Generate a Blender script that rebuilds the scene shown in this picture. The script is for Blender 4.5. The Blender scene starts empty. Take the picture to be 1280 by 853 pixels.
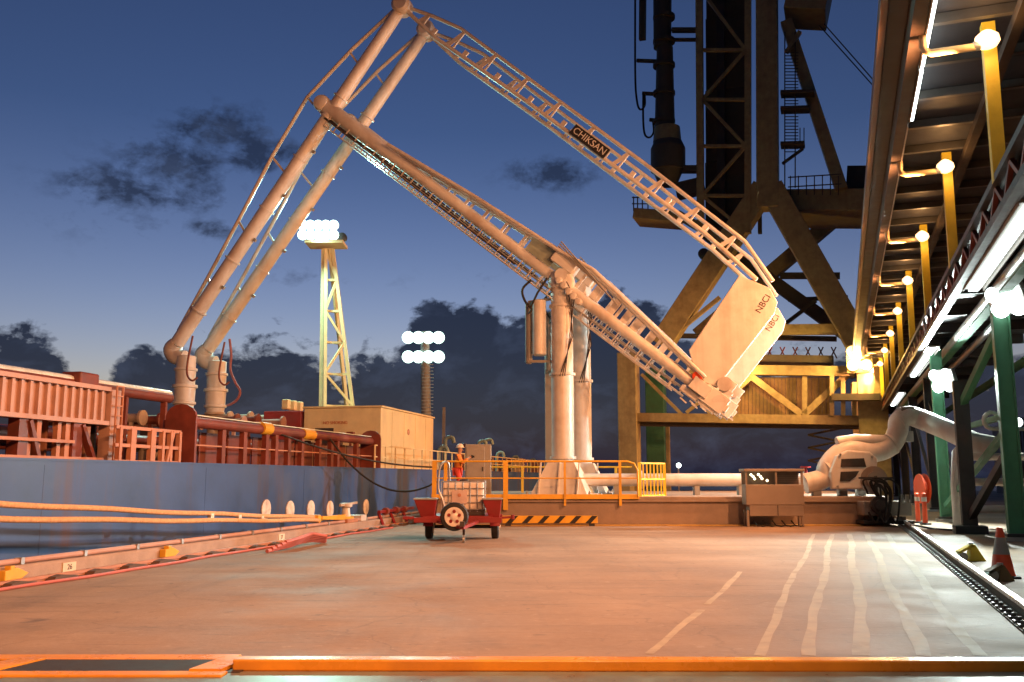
import bpy, math, random
from mathutils import Vector as V, Matrix
R = math.radians
random.seed(7)
S = bpy.context.scene
COL = S.collection

# ---------------------------------------------------------------- camera, sky, exposure
F = 1150.0                                   # focal length in photo pixels (1280 wide)
CX, CY, HZ = 640.0, 426.5, 597.0             # image centre, horizon row
PIT = math.atan((HZ - CY) / F)
CAM = V((0, 0, 1.7))
cam = bpy.data.cameras.new('camera'); camo = bpy.data.objects.new('camera', cam); COL.objects.link(camo)
cam.sensor_width = 36; cam.lens = F / 1280 * 36; cam.clip_end = 6000; cam.clip_start = 0.05
camo.location = CAM; camo.rotation_euler = (math.pi / 2 + PIT, 0, 0)
S.camera = camo
S.view_settings.view_transform = 'Standard'; S.view_settings.look = 'None'
S.view_settings.exposure = 0; S.view_settings.gamma = 1; S.view_settings.use_curve_mapping = False
S.render.engine = 'CYCLES'
S.cycles.use_denoising = True
S.cycles.max_bounces = 4; S.cycles.diffuse_bounces = 2; S.cycles.glossy_bounces = 2; S.cycles.transmission_bounces = 1
S.cycles.sample_clamp_indirect = 6; S.cycles.caustics_reflective = False; S.cycles.caustics_refractive = False

SODIUM = (1.0, 0.39, 0.15)
SODIUM_W = 1.12
def build_world():
    w = bpy.data.worlds.new('World'); S.world = w; w.use_nodes = True
    nt = w.node_tree; N = nt.nodes; L = nt.links
    bg = N['Background']
    def nd(t, **k):
        n = N.new(t)
        for a, b in k.items(): setattr(n, a, b)
        return n
    def math_(op, a, b=None, c=None, clamp=False):
        n = nd('ShaderNodeMath', operation=op, use_clamp=clamp)
        for i, x in enumerate((a, b, c)):
            if x is None: continue
            if isinstance(x, (int, float)): n.inputs[i].default_value = x
            else: L.new(x, n.inputs[i])
        return n.outputs[0]
    sky = nd('ShaderNodeTexSky', sky_type='NISHITA', sun_disc=False)
    sky.sun_elevation = R(-4); sky.sun_rotation = R(-8); sky.air_density = 1.0; sky.dust_density = 1.0; sky.ozone_density = 1.0
    tint = nd('ShaderNodeMix', data_type='RGBA', blend_type='MULTIPLY')
    tint.inputs[0].default_value = 1
    L.new(sky.outputs[0], tint.inputs[6])
    gain = nd('ShaderNodeVectorMath', operation='SCALE'); L.new(tint.outputs[2], gain.inputs[0]); gain.inputs[3].default_value = 3.3
    # the camera's tungsten balance turns the dusk blue; the air low down stays greyer
    low = nd('ShaderNodeMix', data_type='RGBA')
    tc0 = nd('ShaderNodeTexCoord'); sp0 = nd('ShaderNodeSeparateXYZ'); L.new(tc0.outputs['Generated'], sp0.inputs[0])
    mr0 = nd('ShaderNodeMapRange', clamp=True); L.new(sp0.outputs[2], mr0.inputs[0]); mr0.inputs[1].default_value = .10; mr0.inputs[2].default_value = .36
    L.new(mr0.outputs[0], low.inputs[0]); low.inputs[6].default_value = (0.66, 0.74, 1.10, 1); low.inputs[7].default_value = (0.30, 0.455, 0.80, 1)
    L.new(low.outputs[2], tint.inputs[7])
    # clouds: dark banks low on the horizon all round, a few wisps higher up (azimuth / elevation in degrees)
    tc = nd('ShaderNodeTexCoord'); sep = nd('ShaderNodeSeparateXYZ'); L.new(tc.outputs['Generated'], sep.inputs[0])
    az = math_('MULTIPLY', math_('ARCTAN2', sep.outputs[0], sep.outputs[1]), 57.2958)
    el = math_('MULTIPLY', math_('ARCSINE', sep.outputs[2]), 57.2958)
    cmb = nd('ShaderNodeCombineXYZ'); L.new(az, cmb.inputs[0]); L.new(math_('MULTIPLY', el, 1.5), cmb.inputs[1])
    def noise(scale, detail, rough=0.6, dist=0.0, off=0.0):
        mp = nd('ShaderNodeVectorMath', operation='ADD'); L.new(cmb.outputs[0], mp.inputs[0]); mp.inputs[1].default_value = (off, off, off)
        n = nd('ShaderNodeTexNoise'); L.new(mp.outputs[0], n.inputs['Vector'])
        n.inputs['Scale'].default_value = scale; n.inputs['Detail'].default_value = detail
        n.inputs['Roughness'].default_value = rough; n.inputs['Distortion'].default_value = dist
        return n.outputs['Fac']
    big = noise(0.085, 3, 0.5, 0.2, 3.3); fine = noise(0.42, 9, 0.6, 0.3, 11.0); micro = noise(1.4, 6, 0.6, 0, 5.0)
    # cumulus towers: bumps on the bank's upper edge
    def bump(a0, wdt, h):
        t = math_('DIVIDE', math_('SUBTRACT', az, a0), wdt)
        return math_('MULTIPLY', math_('POWER', 2.7183, math_('MULTIPLY', math_('MULTIPLY', t, t), -1.0)), h)
    edge = math_('ADD', math_('MULTIPLY', math_('SUBTRACT', big, 0.5), 7.0), 7.4)
    for a0, wd, h in ((-14.8, 2.4, 1.6), (-5.6, 1.6, 2.6), (-2.4, 4.5, 1.4), (7.5, 3.8, 3.6), (-28, 1.8, 1.0), (-24.7, 1.5, -3.6), (-10.6, .9, -1.6), (2.5, 4, 2.6), (-19.5, 2.5, .8), (-3, 3, .8)):
        edge = math_('ADD', edge, bump(a0, wd, h))
    edge = math_('ADD', edge, math_('MULTIPLY', math_('SUBTRACT', fine, 0.5), 7.5))
    edge = math_('ADD', edge, math_('MULTIPLY', math_('SUBTRACT', micro, 0.5), 2.2))
    bank = math_('DIVIDE', math_('SUBTRACT', edge, el), 1.1, clamp=True)
    wisps = None
    for a0, e0, wa, we, s in ((-23.6, 16.5, 3.4, 1.2, 1.25), (-20.8, 18.0, 3.2, 1.8, 1.3), (-18.3, 20.3, 2.8, 1.4, 1.35), (-15.8, 19.2, 2.6, 1.1, 1.2), (-20, 16.4, 3.6, 1.0, .9), (-18.4, 14.6, 1.8, .6, .95), (2.6, 18.7, 3.0, 1.1, .95),
                              (-12.5, 12.0, 5.5, .8, .38), (-1.0, 12.3, 2.6, .8, .4), (-23, 14.6, 5, 1.6, .35)):
        ta = math_('DIVIDE', math_('SUBTRACT', az, a0), wa); te = math_('DIVIDE', math_('SUBTRACT', el, e0), we)
        g = math_('MULTIPLY', math_('POWER', 2.7183, math_('MULTIPLY', math_('ADD', math_('MULTIPLY', ta, ta), math_('MULTIPLY', te, te)), -1.0)), s)
        wisps = g if wisps is None else math_('MAXIMUM', wisps, g)
    wm = math_('ADD', wisps, math_('ADD', math_('MULTIPLY', math_('SUBTRACT', fine, 0.5), 3.0), math_('MULTIPLY', math_('SUBTRACT', micro, 0.5), 1.3)))
    wm = math_('MULTIPLY', math_('SUBTRACT', wm, 0.32), 1.25, clamp=True)
    wm = math_('MULTIPLY', wm, math_('MULTIPLY', wisps, 1.6, clamp=True))
    cov = math_('MAXIMUM', bank, math_('MULTIPLY', wm, 0.85))
    cov = math_('MULTIPLY', cov, 0.95)
    # cloud body: dark blue grey with paler holes
    body = nd('ShaderNodeMix', data_type='RGBA')
    L.new(math_('MULTIPLY', math_('SUBTRACT', noise(0.3, 8, 0.6, 0.4, 21.0), 0.48), 3.0, clamp=True), body.inputs[0])
    body.inputs[6].default_value = (0.012, 0.018, 0.040, 1); body.inputs[7].default_value = (0.040, 0.056, 0.105, 1)
    mix = nd('ShaderNodeMix', data_type='RGBA'); L.new(cov, mix.inputs[0]); L.new(gain.outputs[0], mix.inputs[6]); L.new(body.outputs[2], mix.inputs[7])
    L.new(mix.outputs[2], bg.inputs[0]); bg.inputs[1].default_value = 1.0
build_world()

# ---------------------------------------------------------------- photo pixel -> place
FW = V((0, math.cos(PIT), math.sin(PIT))); UP = V((0, -math.sin(PIT), math.cos(PIT))); RT = V((1, 0, 0)); Z = V((0, 0, 1))
def ray(px, py): return RT * ((px - CX) / F) + FW + UP * ((CY - py) / F)
def gnd(px, py, z=0.0):
    d = ray(px, py); return CAM + d * ((z - CAM.z) / d.z)
def atY(px, py, Y):
    d = ray(px, py); return CAM + d * (Y / d.y)
def onp(px, py, P, n):
    d = ray(px, py); return CAM + d * ((P - CAM).dot(n) / d.dot(n))
class Frame:                                  # a ground frame: u along, r to the right, through the camera's foot
    def __init__(s, az): s.u = V((math.sin(az), math.cos(az), 0)); s.r = V((math.cos(az), -math.sin(az), 0))
    def P(s, l, d, z=0.0): return s.r * l + s.u * d + Z * z
    def atl(s, px, py, l): d = ray(px, py); return CAM + d * (l / d.dot(s.r))
    def atd(s, px, py, a): d = ray(px, py); return CAM + d * (a / d.dot(s.u))
RF = Frame(math.atan(413 / 1162.6))           # crane rails and conveyor trestle
SF = Frame(R(11.7))                           # quay edge and ship
AX = lambda fr: (fr.r, fr.u, Z)

# ---------------------------------------------------------------- materials
MATS = {}
def mat(name, col, rough=0.55, metal=0.0, var=0.18, scale=2.5, bump=0.08, bscale=30, dirt=None, dscale=0.8, damt=0.5, streak=None, samt=0.4, emit=None, es=0.0, alpha_spec=0.5):
    if name in MATS: return MATS[name]
    m = bpy.data.materials.new(name); m.use_nodes = True; nt = m.node_tree; N = nt.nodes; L = nt.links
    b = N['Principled BSDF']; b.inputs['Metallic'].default_value = metal; b.inputs['Specular IOR Level'].default_value = alpha_spec
    tc = N.new('ShaderNodeTexCoord'); co = tc.outputs['Object']
    def noise(sc, det=5, vec=co):
        n = N.new('ShaderNodeTexNoise'); n.inputs['Scale'].default_value = sc; n.inputs['Detail'].default_value = det; n.inputs['Roughness'].default_value = .6
        L.new(vec, n.inputs['Vector']); return n.outputs['Fac']
    def ramp(f, a, bb):
        r = N.new('ShaderNodeMapRange'); r.inputs[1].default_value = a; r.inputs[2].default_value = bb; L.new(f, r.inputs[0]); r.clamp = True; return r.outputs[0]
    def mixc(f, a, bb):
        x = N.new('ShaderNodeMix'); x.data_type = 'RGBA'
        if isinstance(f, float): x.inputs[0].default_value = f
        else: L.new(f, x.inputs[0])
        for i, c in ((6, a), (7, bb)):
            if isinstance(c, tuple): x.inputs[i].default_value = (*c, 1)
            else: L.new(c, x.inputs[i])
        return x.outputs[2]
    n1 = noise(scale)
    c = mixc(ramp(n1, .3, .7), tuple(max(0, v * (1 - var)) for v in col), tuple(min(1, v * (1 + var)) for v in col))
    if dirt:
        f = ramp(noise(dscale, 8), .5, .72)
        mm = N.new('ShaderNodeMath'); mm.operation = 'MULTIPLY'; L.new(f, mm.inputs[0]); mm.inputs[1].default_value = damt
        c = mixc(mm.outputs[0], c, dirt)
    if streak:
        mp = N.new('ShaderNodeMapping'); mp.inputs['Scale'].default_value = (1, 1, .06); L.new(co, mp.inputs[0])
        f = ramp(noise(1.3, 6, mp.outputs[0]), .5, .75)
        mm = N.new('ShaderNodeMath'); mm.operation = 'MULTIPLY'; L.new(f, mm.inputs[0]); mm.inputs[1].default_value = samt
        c = mixc(mm.outputs[0], c, streak)
    L.new(c, b.inputs['Base Color'])
    rr = N.new('ShaderNodeMapRange'); L.new(n1, rr.inputs[0]); rr.inputs[1].default_value = .3; rr.inputs[2].default_value = .7
    rr.inputs[3].default_value = max(.03, rough - .1); rr.inputs[4].default_value = min(1, rough + .1); L.new(rr.outputs[0], b.inputs['Roughness'])
    if bump:
        bn = N.new('ShaderNodeBump'); bn.inputs['Strength'].default_value = bump; bn.inputs['Distance'].default_value = .02
        L.new(noise(bscale, 4), bn.inputs['Height']); L.new(bn.outputs[0], b.inputs['Normal'])
    if emit:
        b.inputs['Emission Color'].default_value = (*emit, 1); b.inputs['Emission Strength'].default_value = es
    MATS[name] = m; return m
rust = (.16, .06, .03)
M_white = mat('white_paint', (.66, .645, .61), .38, var=.07, dirt=(.38, .29, .22), damt=.5, streak=(.30, .17, .10), samt=.42)
M_cream = mat('cream_paint', (.76, .60, .32), .5, var=.06, dirt=(.5, .38, .24), damt=.3, streak=(.45, .3, .18), samt=.3)
M_yellow = mat('yellow_paint', (.75, .42, .03), .45, var=.1, dirt=(.3, .15, .04), damt=.5)
M_gyellow = mat('gate_yellow', (.8, .6, .05), .45, var=.1)
M_olive = mat('crane_ochre_paint', (.28, .24, .12), .55, var=.2, dirt=(.14, .1, .05), damt=.6, streak=(.16, .1, .05), samt=.5)
M_crdark = mat('crane_dark_steel', (.06, .055, .045), .6, dirt=(.1, .06, .03), damt=.5)
M_green = mat('green_paint', (.07, .24, .13), .55, var=.12, dirt=(.07, .12, .07), damt=.5)
M_dsteel = mat('dark_steel', (.05, .048, .05), .5, metal=.3, dirt=rust, damt=.4)
M_grey = mat('grey_paint', (.30, .29, .27), .5, var=.08, dirt=(.2, .16, .12), damt=.4)
M_conc = mat('platform_concrete', (.30, .235, .19), .8, var=.12, bump=.25, dirt=(.2, .15, .12), damt=.5, streak=(.2, .14, .1), samt=.35)
M_dred = mat('deck_red', (.19, .045, .03), .5, var=.25, dirt=(.08, .035, .025), damt=.75)
M_ored = mat('deck_orange_red', (.48, .22, .13), .55, var=.12, dirt=(.24, .08, .04), damt=.5)
M_pinkrib = mat('faded_orange_red', (.47, .29, .23), .55, var=.12, dirt=(.3, .12, .07), damt=.4, streak=(.3, .12, .07), samt=.4)
M_red = mat('trailer_red', (.25, .018, .022), .4, var=.12, dirt=(.14, .04, .03), damt=.4)
M_hose = mat('red_hose', (.46, .13, .11), .6)
M_black = mat('black_rubber', (.018, .017, .017), .7, var=.3)
M_galv = mat('galvanised', (.45, .45, .44), .4, metal=.7, var=.12)
M_pipegrey = mat('pale_deck_pipe', (.52, .42, .33), .5, dirt=rust, damt=.5)
M_rail = mat('rail_steel', (.62, .61, .6), .3, metal=.9, var=.1, bump=.03)
M_railside = mat('rail_rust', (.09, .065, .05), .7, dirt=rust, damt=.6)
M_rope = mat('rope_orange', (.62, .36, .18), .85, var=.25, scale=18, bump=.4, bscale=60)
M_orange = mat('safety_orange', (.85, .10, .03), .5, var=.06)
M_tank = mat('milky_plastic', (.78, .70, .62), .4, var=.06, dirt=(.5, .42, .36), damt=.4)
M_beige = mat('cabinet_beige', (.27, .22, .18), .5, var=.08, dirt=(.25, .18, .14), damt=.4)
M_text = mat('lettering_dark', (.05, .02, .02), .6)
M_textw = mat('lettering_pale', (.7, .7, .66), .6)
M_textr = mat('lettering_red', (.45, .1, .05), .6)
M_greenlit = mat('ventilator_green_light', (.34, .46, .40), .45)  # green of the mast lamps' light put into the ventilators' base colour
M_shed = mat('shed_cladding', (.045, .045, .052), .6, streak=(.03, .025, .025), samt=.5)
M_skin = mat('skin', (.45, .25, .17), .5, bump=0)
M_shirt = mat('orange_workshirt', (.70, .22, .04), .8, var=.15, scale=9)
M_trous = mat('red_trousers', (.62, .07, .06), .8, var=.15, scale=9)
M_helm = mat('helmet_white', (.8, .78, .72), .3, bump=0)
M_lampS = mat('sodium_bulb', (.9, .7, .5), .3, var=0, bump=0, emit=(1, .60, .28), es=3.2)
M_lampW = mat('white_flood_glass', (.9, .9, .9), .3, var=0, bump=0, emit=(.86, 1, .97), es=6)
M_lampG = mat('mast_flood_glass', (.8, .9, .9), .3, var=0, bump=0, emit=(.6, 1, .9), es=3)
M_tube = mat('fluorescent_tube', (.9, .9, .9), .3, var=0, bump=0, emit=(.9, 1, .97), es=6.5)
M_lampY = mat('crane_flood_glass', (.9, .7, .4), .3, var=0, bump=0, emit=(1, .66, .22), es=4)
M_dot = mat('panel_lamp', (.9, .8, .5), .3, var=0, bump=0, emit=(1, .85, .5), es=5)

def deck_material():
    m = bpy.data.materials.new('quay_concrete'); m.use_nodes = True; nt = m.node_tree; N = nt.nodes; L = nt.links
    b = N['Principled BSDF']; tc = N.new('ShaderNodeTexCoord'); co = tc.outputs['Object']
    def noise(sc, det=6, vec=co, rough=.6):
        n = N.new('ShaderNodeTexNoise'); n.inputs['Scale'].default_value = sc; n.inputs['Detail'].default_value = det; n.inputs['Roughness'].default_value = rough
        L.new(vec, n.inputs['Vector']); return n.outputs['Fac']
    def mr(f, a, bb, c, d):
        r = N.new('ShaderNodeMapRange'); L.new(f, r.inputs[0]); r.inputs[1].default_value = a; r.inputs[2].default_value = bb; r.inputs[3].default_value = c; r.inputs[4].default_value = d; return r.outputs[0]
    def mixc(f, a, bb):
        x = N.new('ShaderNodeMix'); x.data_type = 'RGBA'; L.new(f, x.inputs[0])
        for i, c in ((6, a), (7, bb)):
            if isinstance(c, tuple): x.inputs[i].default_value = (*c, 1)
            else: L.new(c, x.inputs[i])
        return x.outputs[2]
    mp = N.new('ShaderNodeMapping'); mp.inputs['Scale'].default_value = (.12, 1.0, 1); mp.inputs['Rotation'].default_value = (0, 0, .12); L.new(co, mp.inputs[0])
    sweep = noise(.9, 7, mp.outputs[0]); blot = noise(.22, 6); grit = noise(9, 5)
    c = mixc(mr(blot, .35, .68, 0, 1), (.215, .138, .086), (.39, .27, .175))
    c = mixc(mr(sweep, .46, .72, 0, .6), c, (.19, .13, .09))
    c = mixc(mr(noise(1.6, 8), .58, .74, 0, .55), c, (.15, .105, .075))
    mp2 = N.new('ShaderNodeMapping'); mp2.inputs['Scale'].default_value = (1.6, .10, 1); mp2.inputs['Rotation'].default_value = (0, 0, .34); L.new(co, mp2.inputs[0])
    c = mixc(mr(noise(1.1, 6, mp2.outputs[0]), .56, .72, 0, .4), c, (.14, .10, .075))
    c = mixc(mr(noise(3.5, 9), .62, .70, 0, .65), c, (.09, .066, .05))
    c = mixc(mr(noise(5.5, 9), .60, .72, 0, .5), c, (.44, .35, .26))
    mp3 = N.new('ShaderNodeMapping'); mp3.inputs['Scale'].default_value = (.35, 3.2, 1); mp3.inputs['Rotation'].default_value = (0, 0, -.08); L.new(co, mp3.inputs[0])
    c = mixc(mr(noise(1.5, 8, mp3.outputs[0]), .57, .66, 0, .45), c, (.13, .09, .065))
    c = mixc(mr(grit, .3, .75, 0, .25), c, (.40, .32, .24))
    vo = N.new('ShaderNodeTexVoronoi'); vo.feature = 'DISTANCE_TO_EDGE'; vo.inputs['Scale'].default_value = .33
    wv = N.new('ShaderNodeVectorMath'); wv.operation = 'ADD'; nz = N.new('ShaderNodeTexNoise'); nz.inputs['Scale'].default_value = .9; nz.inputs['Detail'].default_value = 6
    L.new(co, nz.inputs['Vector']); L.new(co, wv.inputs[0]); L.new(nz.outputs['Color'], wv.inputs[1]); L.new(wv.outputs[0], vo.inputs['Vector'])
    c = mixc(mr(vo.outputs['Distance'], 0.0, .008, .26, 0), c, (.07, .05, .04))
    c = mixc(mr(noise(.75, 3), .68, .74, 0, .6), c, (.07, .052, .042))
    L.new(c, b.inputs['Base Color'])
    L.new(mr(noise(.5, 6), .3, .7, .6, .85), b.inputs['Roughness'])
    bn = N.new('ShaderNodeBump'); bn.inputs['Strength'].default_value = .35; bn.inputs['Distance'].default_value = .015
    L.new(noise(14, 6), bn.inputs['Height']); L.new(bn.outputs[0], b.inputs['Normal'])
    return m
M_deck = deck_material()
def hull_material():
    m = mat('hull_blue', (.035, .085, .235), .5, var=.25, scale=.7, bump=.15, bscale=3, dirt=(.11, .14, .20), dscale=.5, damt=.5, streak=(.11, .06, .04), samt=.85)
    return m
M_hull = hull_material()
M_sea = mat('sea_water', (.012, .02, .03), .12, var=.2, bump=.5, bscale=1.2)

# ---------------------------------------------------------------- mesh builder
def smooth(pts, k=5):
    P = [V(p) for p in pts]; P = [P[0] * 2 - P[1]] + P + [P[-1] * 2 - P[-2]]; o = []
    for i in range(1, len(P) - 2):
        a, b_, c, d = P[i - 1:i + 3]
        for j in range(k):
            t = j / k; o.append(.5 * (2 * b_ + (c - a) * t + (2 * a - 5 * b_ + 4 * c - d) * t * t + (3 * b_ - a - 3 * c + d) * t ** 3))
    return o + [P[-2]]
class MB:
    def __init__(s): s.v = []; s.f = []; s.sm = []
    def add(s, vs, fs, smooth=False):
        o = len(s.v); s.v += [V(x) for x in vs]
        for f in fs: s.f.append(tuple(i + o for i in f)); s.sm.append(smooth)
        return s
    def box(s, c, size, ax=(RT, V((0, 1, 0)), Z)):
        c = V(c); a, b, d = [ax[i] * (size[i] / 2) for i in range(3)]
        vs = [c + a * i + b * j + d * k for k in (-1, 1) for j in (-1, 1) for i in (-1, 1)]
        return s.add(vs, [(0, 2, 3, 1), (4, 5, 7, 6), (0, 1, 5, 4), (2, 6, 7, 3), (0, 4, 6, 2), (1, 3, 7, 5)])
    def bar(s, p, q, w, h=None, up=Z):
        p, q = V(p), V(q); h = h or w; d = (q - p); ln = d.length
        if ln < 1e-6: return s
        d /= ln; r = d.cross(up)
        if r.length < 1e-3: r = d.cross(V((1, 0, 0)))
        r.normalize(); u = r.cross(d)
        return s.box((p + q) / 2, (w, ln, h), (r, d, u))
    def tube(s, pts, r, n=12, caps=True):
        pts = [V(p) for p in pts]; k = len(pts)
        rs = r if isinstance(r, (list, tuple)) else [r] * k
        t0 = (pts[1] - pts[0]).normalized(); a = t0.orthogonal().normalized(); vs = []
        for i in range(k):
            t = (pts[min(i + 1, k - 1)] - pts[max(i - 1, 0)]).normalized()
            a = (a - t * a.dot(t)).normalized(); b = t.cross(a)
            sc = 1.0
            for j in range(n):
                an = 2 * math.pi * j / n; vs.append(pts[i] + (a * math.cos(an) + b * math.sin(an)) * rs[i])
        fs = [(i * n + j, i * n + (j + 1) % n, (i + 1) * n + (j + 1) % n, (i + 1) * n + j) for i in range(k - 1) for j in range(n)]
        o = len(s.v); s.add(vs, fs, True)
        if caps:
            s.f.append(tuple(o + j for j in range(n - 1, -1, -1))); s.sm.append(False)
            s.f.append(tuple(o + (k - 1) * n + j for j in range(n))); s.sm.append(False)
        return s
    def lathe(s, p, d, prof, n=20):
        p, d = V(p), V(d).normalized(); a = d.orthogonal().normalized(); b = d.cross(a); vs = []
        for t, r in prof:
            for j in range(n):
                an = 2 * math.pi * j / n; vs.append(p + d * t + (a * math.cos(an) + b * math.sin(an)) * max(r, .001))
        k = len(prof); o = len(s.v)
        s.add(vs, [(i * n + j, i * n + (j + 1) % n, (i + 1) * n + (j + 1) % n, (i + 1) * n + j) for i in range(k - 1) for j in range(n)], False)
        for q in range(len(s.sm) - (k - 1) * n, len(s.sm)):
            s.sm[q] = n > 10
        s.f.append(tuple(o + j for j in range(n - 1, -1, -1))); s.sm.append(False)
        s.f.append(tuple(o + (k - 1) * n + j for j in range(n))); s.sm.append(False)
        return s
    def prism(s, poly, vec):
        poly = [V(p) for p in poly]; vec = V(vec); n = len(poly)
        return s.add(poly + [p + vec for p in poly], [tuple(range(n - 1, -1, -1)), tuple(range(n, 2 * n))] + [(i, (i + 1) % n, n + (i + 1) % n, n + i) for i in range(n)])
    def build(s, name, m, parent=None, bev=0, **props):
        off = V((0, 0, 0))
        if parent is not None:
            t = parent
            while t is not None: off = off + t.location; t = t.parent
        me = bpy.data.meshes.new(name)
        me.from_pydata([tuple(v - off) for v in s.v], [], s.f)
        me.materials.append(m); me.polygons.foreach_set('use_smooth', s.sm)
        me.update(); me.validate()
        import bmesh
        bm = bmesh.new(); bm.from_mesh(me); bmesh.ops.recalc_face_normals(bm, faces=bm.faces); bm.to_mesh(me); bm.free()
        if any(s.sm): me.set_sharp_from_angle(angle=R(40))
        o = bpy.data.objects.new(name, me); COL.objects.link(o)
        if parent is not None: o.parent = parent
        if bev:
            md = o.modifiers.new('bevel', 'BEVEL'); md.width = bev; md.segments = 2; md.limit_method = 'ANGLE'; md.angle_limit = R(50)
        for k, v in props.items(): o[k] = v
        return o
def thing(name, loc, label, cat, group=None):
    o = bpy.data.objects.new(name, None); COL.objects.link(o); o.location = V(loc); o.empty_display_size = .3
    return tag(o, label, cat, group)
def tag(o, label, cat, group=None):
    o['label'] = label; o['category'] = cat
    if group: o['group'] = group
    return o
def struct(o, label=None):
    o['kind'] = 'structure'
    if label: o['label'] = label
    return o
def copy_tree(o, parent=None):
    c = o.copy(); COL.objects.link(c); c.parent = parent
    for ch in list(o.children): copy_tree(ch, c)
    return c
def text_mesh(name, txt, size, origin, xdir, ydir, m, parent, depth=.006, center=True):
    cu = bpy.data.curves.new(name, 'FONT'); cu.body = txt; cu.size = size; cu.extrude = depth
    if center: cu.align_x = 'CENTER'; cu.align_y = 'CENTER'
    t = bpy.data.objects.new(name, cu); COL.objects.link(t); bpy.context.view_layer.update()
    me = bpy.data.meshes.new_from_object(t.evaluated_get(bpy.context.evaluated_depsgraph_get()))
    bpy.data.objects.remove(t)
    x = V(xdir).normalized(); y = V(ydir); y = (y - x * y.dot(x)).normalized(); z = x.cross(y)
    off = V((0, 0, 0)); q = parent
    while q is not None: off = off + q.location; q = q.parent
    mx = Matrix(((x.x, y.x, z.x, origin[0] - off.x), (x.y, y.y, z.y, origin[1] - off.y), (x.z, y.z, z.z, origin[2] - off.z), (0, 0, 0, 1)))
    me.transform(mx); me.materials.clear(); me.materials.append(m)
    o = bpy.data.objects.new(name, me); COL.objects.link(o); o.parent = parent; return o
def lamp(name, kind, loc, power, col, parent, size=.15, spot=None, target=None):
    d = bpy.data.lights.new(name, kind); d.energy = power; d.color = col
    if kind == 'SPOT': d.spot_size = R(spot); d.spot_blend = .55; d.shadow_soft_size = size
    else: d.shadow_soft_size = size
    o = bpy.data.objects.new(name, d); COL.objects.link(o); o.parent = parent
    off = V((0, 0, 0)); q = parent
    while q is not None: off = off + q.location; q = q.parent
    o.location = V(loc) - off
    if target is not None: o.rotation_euler = (V(target) - V(loc)).to_track_quat('-Z', 'Y').to_euler()
    return o

# ================================================================ SETTING
KL = -11.15                                   # quay kerb line (lateral, in the quay frame)
b = MB(); b.add([(-3000, -400, -3.2), (3000, -400, -3.2), (3000, 5000, -3.2), (-3000, 5000, -3.2)], [(0, 1, 2, 3)])
struct(b.build('sea', M_sea), 'dark calm sea beyond the quay')
b = MB()
pl = [SF.P(KL - .3, -60), SF.P(80, -60), SF.P(80, 130), SF.P(KL - .3, 130)]
b.prism([p - Z * 4 for p in pl], Z * 4)
quay = struct(b.build('quay_deck', M_deck), 'worn concrete quay deck lit orange')
b = MB(); pl = [SF.P(-52, 20), SF.P(-52, 420), SF.P(-200, 420), SF.P(-200, 20)]
b.prism([p - Z * 4 for p in pl], Z * 4)
struct(b.build('far_wharf', M_conc), 'far wharf behind the ship')

# worn painted stripes running with the crane rail
stripe_m = mat('worn_stripe_paint', (.42, .335, .225), .75, var=.15, scale=4, dirt=(.28, .205, .14), dscale=2.2, damt=1.0)
for i, (px, y0, y1, w) in enumerate(((815, 818, 715, .09), (945, 820, 668, .10), (1010, 820, 668, .12), (1081, 820, 668, .14), (1152, 820, 668, .14), (1225, 820, 668, .13))):
    p0 = gnd(px, y0); l = p0.dot(RF.r); d0 = p0.dot(RF.u)
    vpx = 1053 + (px - 1053) * (y1 - HZ) / (y0 - HZ); d1 = gnd(vpx, y1).dot(RF.u)
    vs = []; n = 60
    for k in range(n + 1):
        d = d0 + (d1 - d0) * k / n; wob = .03 * math.sin(d * .55 + i * 2) + .008 * math.sin(d * 2.7 + i) ; ww = w / 2 * (1.05 + .12 * math.sin(d * 1.7 + i * 5) + random.uniform(-.1, .1))
        vs += [RF.P(l + wob - ww, d, .004), RF.P(l + wob + ww, d, .004)]
    fs = [(2 * k, 2 * k + 1, 2 * k + 3, 2 * k + 2) for k in range(n) if not (i == 0 and 22 < k < 27)]
    MB().add(vs, fs).build('painted_stripe', stripe_m, quay)

# kerb along the quay edge
b = MB(); d0, d1 = -30, 100
prof = [(KL - .25, 0), (KL + .2, 0), (KL + .2, .24), (KL + .16, .28), (KL - .25, .28)]
b.add([SF.P(l, d, z + .001) for d in (d0, d1) for l, z in prof], [(0, 1, 2, 3, 4), (9, 8, 7, 6, 5)] + [(i, 5 + i, 5 + (i + 1) % 5, (i + 1) % 5) for i in range(5)])
kerb = struct(b.build('quay_kerb', mat('kerb_concrete', (.40, .30, .24), .8, var=.15, bump=.3, dirt=(.24, .16, .12), damt=.6)), 'low concrete kerb along the ship side')
kp = MB(); kp.tube([SF.P(KL + .02, d, .335) for d in (-30, 100)], .05, 10); kp.build('kerb_pipe', M_pinkrib, kerb)
kb = MB()
for k in range(60): kb.box(SF.P(KL + .02, -20 + k * 1.6, .315), (.14, .08, .15), AX(SF))
kb.build('pipe_saddles', M_galv, kerb, kind='stuff')
for k, (px, py) in enumerate(((86, 705), (351, 679), (505, 664))):
    P = SF.atl(px, py, KL + .2); P.z = .15
    pl_ = MB().box(P + SF.r * .012, (.02, .34, .16), AX(SF)).build('number_plate', mat('plate_cream', (.7, .6, .45), .6), kerb)
    if k < 2: text_mesh('plate_number', ('26', '27')[k], .13, P + SF.r * .026, SF.u, Z, M_text, pl_, .002)
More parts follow.
